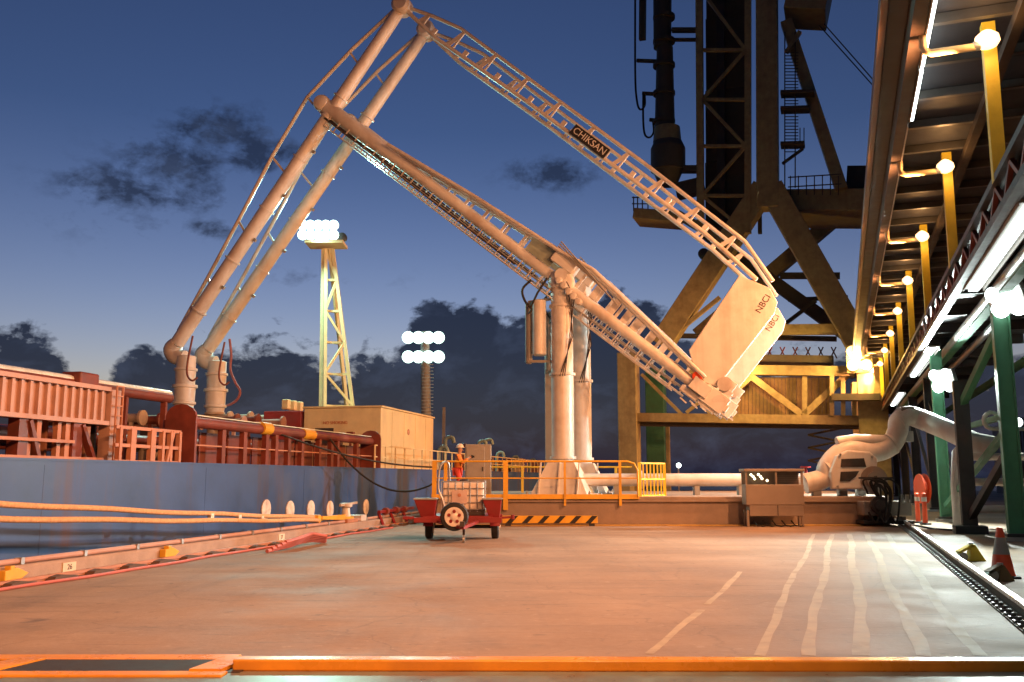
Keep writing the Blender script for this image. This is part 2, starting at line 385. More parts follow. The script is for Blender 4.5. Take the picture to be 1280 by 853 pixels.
for k, (px, py) in enumerate(((12, 714), (208, 692))):
    P = SF.atl(px, py, KL + .2); P.z = .17; u = SF.u; x = P + SF.r * .002
    b = MB(); b.prism([x - u * .26 - Z * .09, x + u * .02 - Z * .09, x + u * .02 - Z * .13, x + u * .27, x + u * .02 + Z * .1, x - u * .26 + Z * .07], SF.r * .14)
    b.box(x - u * .1 + SF.r * .08 + Z * .1, (.12, .1, .08), AX(SF))
    tag(b.build('mooring_chock', M_yellow, bev=.012), ('yellow arrow shaped chock on the kerb beside plate 26', 'yellow arrow shaped chock on the kerb between the two number plates')[k], 'chock')

# crane rails with clips
def crane_rail(fr, l, d0, d1, cd0, cd1, pitch, label, hs=1.0):
    root = thing('crane_rail', fr.P(l, (d0 + d1) / 2, 0), label, 'rail')
    b = MB(); b.add([], [])
    base = MB().box(fr.P(l, (d0 + d1) / 2, .012), (.42, d1 - d0, .02), AX(fr)); base.build('sole_plate', M_railside, root)
    w = MB().box(fr.P(l, (d0 + d1) / 2, .09), (.06, d1 - d0, .14), AX(fr)).box(fr.P(l, (d0 + d1) / 2, .03), (.16, d1 - d0, .018), AX(fr)); w.build('rail_web', M_railside, root)
    h = MB().box(fr.P(l, (d0 + d1) / 2, .175), (.10, d1 - d0, .06), AX(fr)); h.build('rail_head', M_rail, root, bev=.01)
    me = None
    n = int((cd1 - cd0) / pitch)
    for k in range(n):
        for sd in (-1, 1):
            d = cd0 + k * pitch
            if me is None:
                b = MB().box((0, 0, .035), (.12, .14, .03), AX(fr)).lathe((0, 0, .04), Z, [(0, .035), (.05, .035), (.055, .018)], 6)
                c = b.build('rail_clip', mat('clip_steel', (.13, .12, .11), .6, metal=.2)); c.parent = root; me = c.data
            else:
                c = bpy.data.objects.new('rail_clip', me); COL.objects.link(c); c.parent = root
            c.location = fr.P(l + sd * .14, d, 0) - root.location
    return root
crane_rail(RF, 2.0, -10, 110, 7.5, 40, .33, 'shiny steel crane rail with clips below the conveyor trestle')
lr = thing('kerb_rail', SF.P(KL + .42, 20), 'rusty low rail on scalloped chairs along the quay kerb', 'rail')
MB().box(SF.P(KL + .42, 35, .075), (.08, 130, .05), AX(SF)).box(SF.P(KL + .42, 35, .045), (.03, 130, .06), AX(SF)).build('rail_head', M_ored, lr)
chair = None
for k in range(44):
    d = 6 + k * 1.0
    if chair is None:
        b = MB().prism([SF.u * -.3, SF.u * .42, SF.u * .3 + Z * .05, SF.u * -.05 + Z * .095, SF.u * -.24 + Z * .07], SF.r * .3); chair = b.build('rail_chair', M_railside); chair.parent = lr
        c = chair
    else:
        c = bpy.data.objects.new('rail_chair', chair.data); COL.objects.link(c); c.parent = lr
    c.location = SF.P(KL + .31, d, .0) - lr.location

# foreground steel edge beam and grating
Ye = gnd(640, 840).y; g1 = gnd(292, 838).x
ea = R(-0.5); eu = V((math.cos(ea), math.sin(ea), 0)); en = V((-eu.y, eu.x, 0)); EA = (eu, en, Z)
M_edge = mat('edge_orange_yellow', (.72, .33, .03), .3, var=.12, dirt=(.3, .14, .05), damt=.5)
c0 = V((0, Ye + .09, 0))
b = MB().box(c0 + eu * ((g1 + 10) / 2) + Z * .05, (10 - g1, .18, .10), EA)
tag(b.build('edge_beam', M_edge, bev=.015), 'long orange yellow steel edge beam across the deck', 'kerb')
gr = thing('floor_grating', gnd(150, 840), 'dark floor grating in a yellow steel frame set in the deck', 'grating')
yB, yA = gnd(150, 822).y, gnd(150, 852).y; yM0, yM1 = gnd(150, 843).y, gnd(150, 828).y
MB().box((-4, (yB + yM1) / 2, .015), (8 + 2 * g1 - .2, yB - yM1, .03)).build('frame', M_edge, gr, bev=.01)
xl_ = gnd(0, 824).x
MB().box((-4 + g1 / 1 - .0, yM0 - .09, .015), (8, .18, .03)).build('frame', M_edge, gr, bev=.01)
MB().prism([V((g1 - .34, yM0, 0)), V((g1 - .06, yM0, 0)), V((g1 + .02, yM1, 0)), V((g1 - .22, yM1, 0))], Z * .045).build('frame', M_edge, gr)
xs = gnd(30, 836).x
MB().prism([V((xs - .5, yM0, 0)), V((xs - .12, yM0, 0)), V((xs + .05, yM1, 0)), V((xs - .2, yM1, 0))], Z * .04).build('frame', M_edge, gr)
b = MB()
for k in range(110): b.box((xs - .3 + k * (g1 - xs + .1) / 110, (yM0 + yM1) / 2, .018), (.012, yM1 - yM0, .016))
b.box((g1 - 1.4, (yM0 + yM1) / 2, .008), (3.0, yM1 - yM0, .012)); b.build('bars', mat('grating_steel', (.035, .026, .024), .6), gr, kind='stuff')
MB().box((4.2, Ye - .8, .006), (14.6 - g1, 1.5, .008)).build('cover_plate', mat('teal_steel_plate', (.16, .24, .23), .35, metal=.2, var=.3, dirt=(.2, .13, .09), damt=.7), quay)
# pale scrape marks beside the kerb
for dl, a, c in ((1.3, 19, 27), (1.7, 21, 31), (2.2, 22, 29)):
    MB().add([SF.P(KL + dl + .02 * math.sin(d * 2) + w_, d, .004) for d in [a + (c - a) * k / 20 for k in range(21)] for w_ in (-.03, .03)], [(2 * k, 2 * k + 1, 2 * k + 3, 2 * k + 2) for k in range(20) if k % 5 != 3]).build('scrape_mark', stripe_m, quay)

# ================================================================ SHIP
HL = -13.0; DZ = 2.03
def sdx(px, l): return SF.atl(px, HZ, l).dot(SF.u)
def sz(px, py, l): return SF.atl(px, py, l).z
ship = thing('tanker_ship', SF.P(HL, 30, -3), 'blue hulled tanker with red deck fittings moored along the quay', 'ship')
out = [(HL, -70), (HL, 110), (HL - 3, 125), (HL - 8, 137), (HL - 12, 142), (HL - 16, 137), (HL - 21, 125), (HL - 24, 110), (HL - 24, -70)]
b = MB(); n = len(out)
b.add([SF.P(l, d, z) for z in (-5, DZ) for l, d in out], [(i, (i + 1) % n, n + (i + 1) % n, n + i) for i in range(n)] + [tuple(range(n, 2 * n))])
hull = b.build('hull', M_hull, ship)
MB().box(SF.P(HL - .06, 20, DZ + .025), (.16, 180, .05), AX(SF)).build('gunwale_bar', M_hull, ship)
for k in range(14):                           # plate butts
    MB().box(SF.P(HL - .001, 4 + k * 6.2, .2), (.011, .03, 3.5), AX(SF)).build('weld_seam', M_hull, hull)
for px, py in ((332, 637), (362, 638), (388, 637), (412, 637), (457, 634)):
    P = SF.atl(px, py, HL + .01); MB().lathe(P, SF.r, [(0, .30), (.03, .30), (.04, .26)], 18).build('hull_mark', mat('hull_white_paint', (.8, .74, .66), .6, dirt=rust, damt=.5, dscale=3), hull)
deckm = mat('deck_plating', (.20, .06, .04), .6, var=.2, dirt=(.09, .05, .04), damt=.6)
b = MB().add([SF.P(l, d, DZ + .004) for l, d in ((HL - .2, -65), (HL - .2, 108), (HL - 23.8, 108), (HL - 23.8, -65))], [(0, 1, 2, 3)]); b.build('deck', deckm, ship)
# raised ribbed trunk on posts (left)
l0 = HL - 1.2
dR = sdx(127, l0); dL = sdx(-60, l0); zt = sz(127, 486, l0); zb = sz(127, 529, l0)
trunk = MB().box(SF.P(l0 - .6, (dL + dR) / 2, (zt + zb) / 2), (1.15, dR - dL, zt - zb - .06), AX(SF)).build('ribbed_trunk', M_pinkrib, ship)
MB().box(SF.P(l0 + .02, (dL + dR) / 2, zt), (.2, dR - dL, .1), AX(SF)).build('top_flange', M_pinkrib, trunk)
MB().box(SF.P(l0 + .02, (dL + dR) / 2, zb), (.2, dR - dL, .1), AX(SF)).build('bottom_flange', M_pinkrib, trunk)
k = 0
while dL + k * .27 < dR:
    MB().box(SF.P(l0 + .015, dL + k * .27, (zt + zb) / 2), (.09, .08, zt - zb - .1), AX(SF)).build('rib', M_pinkrib, trunk); k += 1
dE = sdx(139, l0)
MB().box(SF.P(l0 - .05, (dR + dE) / 2 + .05, (DZ + zt) / 2), (.3, dE - dR, zt - DZ), AX(SF)).build('corner_post', M_pinkrib, trunk)
b = MB()
for k in range(8): b.bar(SF.P(l0 + .2, dR + .1, DZ + .2 + k * .24), SF.P(l0 + .2, dE - .02, DZ + .2 + k * .24), .03)
b.bar(SF.P(l0 + .2, dR + .1, DZ), SF.P(l0 + .2, dR + .1, zt + .1), .035).bar(SF.P(l0 + .2, dE - .02, DZ), SF.P(l0 + .2, dE - .02, zt + .1), .035)
b.build('ladder', M_ored, ship)
for px, m, w in ((23, M_dred, .28), (31, M_ored, .2), (46, M_ored, .14), (72, M_ored, .12), (82, M_ored, .16), (91, M_dred, .3), (98, M_dred, .16), (-30, M_dred, .3), (-10, M_ored, .16)):
    d = sdx(px, l0); MB().box(SF.P(l0 - .1, d, (DZ + zb) / 2), (w, w, zb - DZ - .05), AX(SF)).build('trunk_post', m, ship)
for pa, pb in ((29, 44), (96, 114), (-40, -20)):
    MB().bar(SF.P(l0 + .02, sdx(pa, l0), zb - .08), SF.P(l0 + .02, sdx(pb, l0), DZ + .03), .16, .1).build('diagonal_brace', M_dred, ship)
for z, da, db in ((DZ + .1, -60, 122), (sz(60, 551, l0), -60, 84)):
    MB().bar(SF.P(l0 + .1, sdx(da, l0), z), SF.P(l0 + .1, sdx(db, l0), z), .07).build('rail_bar', M_ored, ship)
# long red pipe above it with the lamplight on its top painted as a pale tube
lb = HL - 3.4
pA = SF.P(lb, sdx(-60, lb), sz(0, 468, lb)); pB = SF.P(lb, sdx(206, lb), sz(206, 497, lb))
boom = MB().tube([pA, pB], .17, 14).build('long_pipe', M_dred, ship)
MB().tube([pA + Z * .12, pB + Z * .12], .12, 10).build('top_highlight', mat('top_highlight', (.75, .85, .82), .3, metal=.0), boom)
c = SF.P(lb, sdx(92, lb), sz(92, 478, lb)); MB().box(c, (.6, .8, .55), AX(SF)).build('winch_box', M_dred, boom, bev=.05)
for px in (30, 150, 200): q = SF.P(lb, sdx(px, lb), 0); MB().bar(q + Z * DZ, q + Z * (pB.z - .1), .16).build('pipe_stand', M_dred, ship)
# open frames
lf = HL - .5
zt2 = sz(162, 535, lf)
for px in (146, 162, 187, 200, 210, 221):
    d = sdx(px, lf); MB().box(SF.P(lf, d, (DZ + zt2) / 2), (.12, .2 if px in (162, 187) else .1, zt2 - DZ), AX(SF)).build('frame_post', M_ored, ship)
for f in (.05, .5, 1.0):
    z = DZ + (zt2 - DZ) * f; MB().bar(SF.P(lf, sdx(140, lf), z), SF.P(lf, sdx(222, lf), z), .08).build('frame_rail', M_ored, ship)
MB().bar(SF.P(lf + .02, sdx(213, lf), zt2), SF.P(lf + .02, sdx(205, lf), DZ), .08).build('diagonal_brace', M_ored, ship)
# spill rail: heavy red pipe on posts with dark plating behind
lp = HL - .7; da, db = sdx(224, lp), sdx(462, lp); zp = sz(345, 539, lp)
MB().tube([SF.P(lp, da, zp), SF.P(lp, db, zp)], .16, 14).build('spill_pipe', M_dred, ship)
MB().box(SF.P(lp - .2, (da + db) / 2, zp + .19), (.5, db - da, .03), AX(SF)).build('drip_tray_edge', mat('pale_green_edge', (.6, .72, .66), .4), ship)
for px in (236, 275, 302, 330, 342, 358, 375, 397, 412, 420, 444):
    d = sdx(px, lp); MB().box(SF.P(lp, d, (DZ + zp) / 2), (.16, .2, zp - DZ), AX(SF)).build('spill_post', M_dred, ship)
for k in range(9):
    a, c = da + (db - da) * k / 9 + .06, da + (db - da) * (k + 1) / 9 - .06
    MB().box(SF.P(lp - .45, (a + c) / 2, (DZ + zp) / 2 - .1), (.04, c - a, zp - DZ - .25), AX(SF)).build('back_panel', M_dred, ship)
MB().bar(SF.P(lp + .05, da, DZ + .55), SF.P(lp + .05, db, DZ + .55), .04).build('rail_bar', M_ored, ship)
for px, py in ((222, 524), (462, 546)):
    P = SF.P(lp, sdx(px, lp), 0); zt3 = zp + .45
    poly = []
    for k in range(9):
        an = math.pi * k / 8; poly.append(P + SF.r * (.45 * math.cos(an)) + Z * (zt3 - .35 + .35 * math.sin(an)))
    poly += [P - SF.r * .45 + Z * DZ, P + SF.r * .45 + Z * DZ]
    MB().prism(poly, SF.u * .08).build('end_plate', M_dred, ship)
P = SF.P(lp, sdx(382, lp), zp); MB().tube([P - SF.u * .45, P + SF.u * .45], .19, 14).build('yellow_band', M_yellow, ship)
P = SF.P(lp, sdx(378, lp), zp); MB().tube([SF.P(lp + .02, sdx(322, lp), zp + .04), SF.P(lp + .02, sdx(333, lp), zp + .04)], .2, 14).build('yellow_band', M_yellow, ship)
# fences along the gunwale to the right
lg = HL - .4; d = sdx(468, lg); zf = DZ + 1.0; i = 0
while d < 108:
    MB().bar(SF.P(lg, d, DZ), SF.P(lg, d, zf), .06).build('fence_post', M_cream, ship); d += 1.3 + i * .01; i += 1
for z in (zf, DZ + .52): MB().bar(SF.P(lg, sdx(468, lg), z), SF.P(lg, 108, z), .05).build('fence_rail', M_cream, ship)
# deckhouse
lh = HL - 2.2; d0, d1 = sdx(475, lh), sdx(541, lh); zh = sz(475, 509, lh); wd = 4.0
house = MB().box(SF.P(lh - wd / 2, (d0 + d1) / 2, (DZ + zh) / 2), (wd, d1 - d0, zh - DZ), AX(SF)).build('deckhouse', M_cream, ship, bev=.04)
MB().box(SF.P(lh - wd / 2, (d0 + d1) / 2, zh + .05), (wd + .12, d1 - d0 + .12, .08), AX(SF)).build('roof_plate', M_cream, house)
zd = sz(408, 536, lh)
MB().box(SF.P(lh - 2.9, d0 - .02, DZ + 1.05), (.95, .05, 2.0), AX(SF)).build('doorway', M_dsteel, house)
text_mesh('house_notice', 'NO SMOKING', .2, SF.P(lh - 2.35, d0 - .01, zh - .72), SF.r, Z, M_textr, house)
MB().lathe(SF.P(lh + .0, d0 + 4.2, zh - 1.0), SF.r, [(0, .16), (.03, .16), (.05, .12)], 14).build('badge', M_ored, house)
for k in range(4): MB().box(SF.P(lh - .02, d0 + 1.6 + k * 1.9, (DZ + zh) / 2), (.08, .05, zh - DZ - .2), AX(SF)).build('stiffener', M_cream, house)
MB().box(SF.P(lh - wd - 1.15, d0 + 1.2, (DZ + zh) / 2 - .05), (2.0, 2.4, zh - DZ - .1), AX(SF)).build('red_locker', mat('locker_red', (.30, .03, .03), .5, dirt=(.15, .05, .04), damt=.5), ship, bev=.04)
for k in range(3): MB().box(SF.P(lh - wd - 1.15, d0 + .4 + k * .75, zh + .25), (.35, .35, .5), AX(SF)).build('roof_vent', M_cream, house, bev=.05)
# deck pipes and clutter
for l, z, r, m in ((-16.5, 2.75, .2, M_dred), (-17.3, 2.7, .16, M_pipegrey), (-18.4, 2.9, .22, M_dred), (-19.4, 2.75, .18, M_pipegrey), (-25, 3.0, .3, M_dred)):
    MB().tube([SF.P(l, -30, z), SF.P(l, 36, z)], r, 10).build('deck_pipe', m, ship)
rnd = random.Random(3)
for k in range(46):
    px = rnd.uniform(4, 470); l = rnd.uniform(HL - 6.5, HL - 1.6); d = sdx(px, l)
    if d > d0 - 3 and l > lh - 8: continue
    h = rnd.uniform(.4, 1.35); m = rnd.choice([M_dred, M_dred, M_ored, M_pipegrey, M_dsteel])
    t = rnd.random()
    if t < .4: MB().lathe(SF.P(l, d, DZ), Z, [(0, .12), (h * .7, .12), (h * .72, .22), (h * .8, .22), (h * .82, .13), (h, .13)], 12).build('deck_valve', m, ship)
    elif t < .7: MB().bar(SF.P(l, d, DZ), SF.P(l, d, DZ + h + .2), .1).box(SF.P(l, d, DZ + h + .2), (.3, .25, .25), AX(SF)).build('deck_fitting', m, ship)
    else: MB().tube([SF.P(l, d, DZ), SF.P(l, d, DZ + h), SF.P(l - .15, d, DZ + h + .15), SF.P(l - .8, d, DZ + h + .15)], .11, 10).build('vent_pipe', m, ship)
for px, h in ((548, 1.6), (556, 2.3), (575, 1.9), (598, 2.4), (606, 2.6), (621, 1.7), (640, 1.5), (662, 1.4)):
    l = HL - 4; d = sdx(px, l); P = SF.P(l, d, DZ)
    MB().tube(smooth([P, P + Z * (h - .35), P + Z * h + SF.r * .15, P + Z * h + SF.r * .5, P + Z * (h - .35) + SF.r * .62]), .13, 12).build('deck_ventilator', M_greenlit if px != 575 else M_dred, ship)
MB().bar(SF.P(HL - 5, sdx(554, HL - 5), DZ), SF.P(HL - 5, sdx(554, HL - 5), DZ + 4.6), .2).build('deck_post', M_grey, ship)
for k in range(10):
    l = HL - rnd.uniform(3, 9); d = rnd.uniform(62, 104); MB().box(SF.P(l, d, DZ + .7), (rnd.uniform(.6, 2), rnd.uniform(.6, 2.5), 1.4), AX(SF)).build('deck_locker', rnd.choice([M_dred, M_ored, M_cream]), ship)

# ================================================================ LOADING PLATFORM
YF = gnd(800, 657).y                          # front face
XL, XR = atY(541, 640, YF).x, atY(1112, 640, YF).x
PZ = atY(700, 621, YF).z
plat = thing('loading_platform', (5, YF + 6, 0), 'raised concrete loading platform behind the trailer', 'platform')
MB().prism([V((XL, YF, 0)), V((XR, YF, 0)), V((XR + 3.5, YF + 14, 0)), V((XL + 1.5, YF + 14, 0))], Z * PZ).build('slab', M_conc, plat, bev=.03)
MB().box(((XL + XR) / 2, YF - .04, PZ - .16), (XR - XL, .1, .05)).build('ledge', M_conc, plat)
xg = atY(797, 620, YF).x
MB().box(((XL + xg) / 2, YF - .06, PZ + .0), (xg - XL + .1, .1, .17)).build('toe_board', M_yellow, plat)
MB().box(((XL + XR) / 2, YF - .25, .02), (XR - XL, .4, .04)).build('base_strip', mat('worn_yellow_strip', (.52, .34, .10), .7, var=.2, dirt=(.25, .18, .12), damt=.8, dscale=2), plat)
# hazard wheel stop
hz = thing('hazard_beam', atY(688, 655, YF - .5), 'yellow and black striped beam at the platform foot', 'barrier')
xa, xb = atY(628, 652, YF - .5).x, atY(747, 652, YF - .5).x; za, zb_ = .10, .36
MB().box(((xa + xb) / 2, YF - .45, (za + zb_) / 2), (xb - xa, .16, zb_ - za)).build('beam', M_yellow, hz, bev=.01)
for k in range(6):
    x = xa + .12 + k * (xb - xa) / 6
    MB().prism([V((x, YF - .532, za + .004)), V((x + .2, YF - .532, za + .004)), V((x + .44, YF - .532, zb_ - .004)), V((x + .24, YF - .532, zb_ - .004))], (0, -.006, 0)).build('black_stripe', M_black, hz)
for x in (xa + .2, xb - .2): MB().box((x, YF - .42, za / 2), (.2, .1, za)).build('foot', M_dsteel, hz)
# guard rail
gr = thing('guard_rail', (0, YF, PZ), 'yellow tubular guard rail along the platform front', 'railing')
zr = atY(700, 577, YF - .05).z; zm = atY(700, 598, YF - .05).z
yy = YF - .12
MB().tube([(XL, yy, zr), (xg - .35, yy, zr), (xg - .12, yy, zr - .08), (xg, yy, zr - .32), (xg, yy, PZ)], .035, 10).build('top_rail', M_yellow, gr)
MB().tube([(XL, yy, zm), (xg, yy, zm)], .025, 8).build('mid_rail', M_yellow, gr)
for px, w, zl in ((543, .2, .55), (557, .16, .9), (632, .22, .55), (706, .1, .7), (775, .12, .7)):
    x = atY(px, 600, yy).x; MB().bar((x, yy - .02, zl), (x, yy - .02, zr), w * .8, .05, up=V((0, 1, 0))).build('post', M_yellow, gr)
x0 = atY(653, 600, YF + 9).x
for px in (653, 770):
    x = atY(px, 600, YF + 9).x; MB().bar((x, YF + 9, PZ), (x, YF + 9, PZ + 1.15), .12).build('rear_post', M_yellow, gr)
MB().tube([(atY(600, 600, YF + 9).x, YF + 9, PZ + 1.15), (atY(790, 600, YF + 9).x, YF + 9, PZ + 1.15)], .04, 8).build('rear_rail', M_yellow, gr)
# yellow gate
gt = thing('safety_gate', atY(814, 617, YF + 1), 'bright yellow barred safety gate on the platform', 'gate')
ga, gb = atY(800, 617, YF + .3), atY(831, 617, YF + 1.6); ga.z = gb.z = PZ
for z in (.02, .62, 1.2): MB().bar(ga + Z * z, gb + Z * z, .06).build('cross_bar', M_gyellow, gt)
for k in range(8):
    P = ga.lerp(gb, k / 7); MB().bar(P, P + Z * 1.22, .11 if k in (0, 7) else .05, .05, up=V((0, 1, 0))).build('bar', M_gyellow, gt)
# grey cabinet behind the person
P = atY(598, 600, YF + 2.6); zc = atY(598, 556, YF + 2.6).z
gc = thing('equipment_cabinet', (P.x, P.y, PZ), 'tall grey equipment cabinet behind the person', 'cabinet')
MB().box((P.x, P.y, (PZ + zc) / 2), (1.0, .9, zc - PZ)).build('body', M_grey, gc, bev=.03)
MB().box((P.x - .1, P.y - .46, (PZ + zc) / 2 + .05), (.7, .03, zc - PZ - .3)).build('door', M_grey, gc, bev=.01)
MB().box((P.x + .18, P.y - .49, PZ + 1.0), (.04, .04, .16)).build('handle', M_dsteel, gc)
# control cabinet in front of the platform
ya = YF - .75; xa, xb = atY(930, 620, ya).x, atY(1002, 620, ya).x; z1 = atY(960, 588, ya).z; z2 = atY(960, 606, ya).z; z3 = atY(960, 631, ya).z; z4 = atY(960, 645, ya).z
cc = thing('control_cabinet', ((xa + xb) / 2, ya, 0), 'beige control cabinet with lit lamps in its open top, before the platform', 'cabinet')
xm, wx = (xa + xb) / 2, xb - xa; dy = .6
MB().box((xm, ya + .05, z1), (wx + .1, dy + .15, .09)).build('hood', M_beige, cc, bev=.015)
MB().box((xm, ya, (z2 + z3) / 2), (wx, dy, z2 - z3)).build('body', M_beige, cc, bev=.015)
MB().box((xm, ya + dy / 2 - .02, (z1 + z2) / 2), (wx, .04, z1 - z2)).build('panel_back', mat('panel_brown', (.20, .15, .12), .6), cc)
MB().box((xm + .03, ya - .02, (z3 + z4) / 2), (wx - .16, dy - .08, z3 - z4)).build('lower_door', M_beige, cc, bev=.012)
MB().box((xm + .08, ya - dy / 2 + .015, (z3 + z4) / 2), (.02, .02, z3 - z4 - .02)).build('door_gap', M_dsteel, cc)
for x in (xa + .04, xb - .04, xm + .07): MB().box((x, ya - dy / 2 + .06, (z1 + z2) / 2), (.06, .05, z1 - z2)).build('mullion', M_beige, cc)
for k in range(6): MB().bar((xm + .1, ya - .15, z2 + .06 + k * .07), (xb - .06, ya - .15, z2 + .06 + k * .07), .015).build('grille_bar', M_dsteel, cc)
for x in (xa + .06, xb - .06):
    for y in (ya - .2, ya + .2): MB().box((x, y, z4 / 2 + .1), (.08, .08, z4 + .2)).build('leg', M_beige, cc)
for dx, dz in ((.24, -.16), (.31, -.22), (.36, -.30), (.50, -.15), (.57, -.22), (.62, -.29), (.8, -.36)):
    MB().lathe((xa + dx, ya - .1, z1 + dz), (0, -1, 0), [(0, .035), (.03, .045), (.05, .03)], 10).build('indicator_lamp', M_dot, cc)
for k in range(5):
    b = MB(); x = xa + .3 + k * .33; b.tube([(x, ya, .2), (x + .05, ya - .3, .05), (x + .2, ya - .38, .03), (x + .35, ya - .2, .04)], .022, 6); b.build('cable', M_black, cc)

# ================================================================ LOADING ARMS
YC = YF + 2.9
AC = atY(704, 600, YC); AC.z = PZ
e_l = V((-.975, .22, 0)).normalized(); a_n = V((e_l.y, -e_l.x, 0)); a_n = -a_n if a_n.y > 0 else a_n    # a_n points to the camera side
def ap(px, py, off=0.0): return onp(px, py, AC + a_n * off, a_n)
arm = thing('marine_loader', AC, 'white marine loading arm with black name plate on its upper link', 'loading arm')
# base and riser
b = MB()
zt = ap(704, 578).z; h0, h1 = 1.12, .52
vs = [AC + e_l * (sx * h) + a_n * (sy * h) + Z * (z) for h, z in ((h0, .0), (h1, zt - PZ)) for sx, sy in ((-1, -1), (1, -1), (1, 1), (-1, 1))]
b.add(vs, [(0, 1, 2, 3), (4, 5, 6, 7)] + [(i, (i + 1) % 4, 4 + (i + 1) % 4, 4 + i) for i in range(4)])
base = b.build('base_pedestal', M_white, arm, bev=.02)
MB().box(AC + Z * .03, (2.7, 2.7, .06), (e_l, a_n, Z)).build('base_plate', M_white, base)
for sx in (-1, 0, 1):
    p0 = AC + e_l * (sx * .75) + a_n * 1.0; MB().prism([p0 + Z * .06, p0 + a_n * .22 + Z * .06, p0 - a_n * .38 + Z * (zt - PZ), p0 - a_n * .5 + Z * (zt - PZ)], e_l * .05).build('gusset', M_white, base)
for sx in (-1, 1):
    for sy in (-1, 1):
        MB().lathe(AC + e_l * sx * 1.2 + a_n * sy * 1.2 + Z * .06, Z, [(0, .05), (.07, .05), (.075, .02), (.13, .02)], 6).build('anchor_bolt', M_galv, base)
ztop = ap(704, 362).z
MB().tube([AC + Z * (zt - PZ - .05), V((AC.x, AC.y, ztop))], .44, 28).build('riser', M_white, arm)
for py in (574, 470, 385): z = ap(704, py).z; MB().lathe(V((AC.x, AC.y, z)), Z, [(0, .45), (.0, .52), (.1, .52), (.1, .45)], 28).build('riser_flange', M_white, arm)
MB().lathe(V((AC.x, AC.y, ztop)), Z, [(0, .5), (.25, .56), (.55, .5), (.7, .42)], 24).build('slew_turret', M_white, arm)
PV = ap(704, 347)
MB().tube([PV - a_n * .55, PV + a_n * .55], .26, 20).build('pivot_trunnion', M_white, arm)
# main boom
def aline(pts, off=0.0): return [ap(x, y, off) for x, y in pts]
pB0, pB1 = ap(404, 131), ap(893, 499)
bm_ = MB().tube([pB0, pB0.lerp(pB1, .15), pB0.lerp(pB1, .2), pB1], [.36, .33, .25, .22], 20).build('boom', M_white, arm)
bd = (pB1 - pB0).normalized(); bn = a_n.cross(bd); bn = bn if bn.z > 0 else -bn
BX = (bd, a_n, bn)
MB().lathe(pB0 - a_n * .42, a_n, [(0, .16), (.05, .3), (.18, .37), (.66, .37), (.79, .3), (.84, .16)], 22).build('boom_head', M_white, arm)
# upper chord with struts
uc = [(490, 186), (600, 252), (700, 316), (742, 340), (820, 414), (882, 474)]
upts = aline(uc)
MB().tube(upts, .14, 12).build('upper_chord', M_white, arm)
MB().tube([p + a_n * .55 for p in upts], .08, 10).build('upper_chord', M_white, arm)
def boom_at(p): return pB0 + bd * (p - pB0).dot(bd)
def chord_at(t):                               # t = fraction along the boom
    for i in range(len(upts) - 1):
        a, c = (upts[i] - pB0).dot(bd), (upts[i + 1] - pB0).dot(bd)
        if a <= t <= c: return upts[i].lerp(upts[i + 1], (t - a) / (c - a))
    return None
LB = (pB1 - pB0).length; t = LB * .2
while t < LB * .97:
    c = chord_at(t)
    if c: MB().bar(boom_at(c) + bn * .15, c, .12, .08, up=a_n).build('chord_strut', M_white, arm)
    t += 1.0
for i, t in enumerate((.70, .745, .775, .80, .835)):
    q0 = pB0 + bd * LB * t; c = chord_at(LB * t)
    if c: MB().prism([q0 + bn * .2, q0 + bd * .28 + bn * .2, q0 + bd * .28 + bn * ((c - q0).dot(bn) - .05), q0 + bn * ((c - q0).dot(bn) - .05)], a_n * .03).build('web_plate', M_white, arm)
q0 = pB0 + bd * LB * .575; MB().box(q0 + bn * .62 + a_n * .1, (1.3, .05, .75), BX).build('side_panel', mat('panel_grey_green', (.30, .36, .30), .5), arm)
q0 = pB0 + bd * LB * .625; MB().box(q0 + bn * .75, (1.1, .8, .5), BX).build('drive_housing', M_white, arm, bev=.05)
for k in range(4): MB().tube([pB0 + bd * LB * .60 + bn * (1.0 + .1 * k) + a_n * (.55 + .03 * k), pB0 + bd * LB * (.70 + .02 * k) + bn * (.85 - .08 * k) + a_n * (.6 + .03 * k)], .03, 6).build('hydraulic_line', M_grey, arm)
# service walkway under the boom
w0, w1 = .04, .93
for dz in (.46, .72):
    for off in (-.28, .28):
        MB().tube([pB0 + bd * LB * w0 - bn * dz + a_n * off, pB0 + bd * LB * w1 - bn * dz + a_n * off], .028, 6).build('walkway_rail', M_white if dz > .5 else M_grey, arm)
b = MB(); t = LB * w0
k = 0
while t < LB * w1:
    q = pB0 + bd * t
    for off in (-.28, .28): b.bar(q - bn * .2 + a_n * off, q - bn * .72 + a_n * off, .045)
    b.bar(q - bn * .72 - a_n * .28, q - bn * .72 + a_n * .28, .045)
    t += .55; k += 1
b.build('walkway_rungs', M_white, arm, kind='stuff')
b = MB()
for k in range(5): b.tube([pB0 + bd * LB * .03 - bn * (.35 + .03 * k) + a_n * (.2 + .03 * k), pB0 + bd * LB * .55 - bn * (.42 + .03 * k) + a_n * (.1 + .05 * k)], .022, 6)
b.build('service_lines', M_dsteel, arm, kind='stuff')
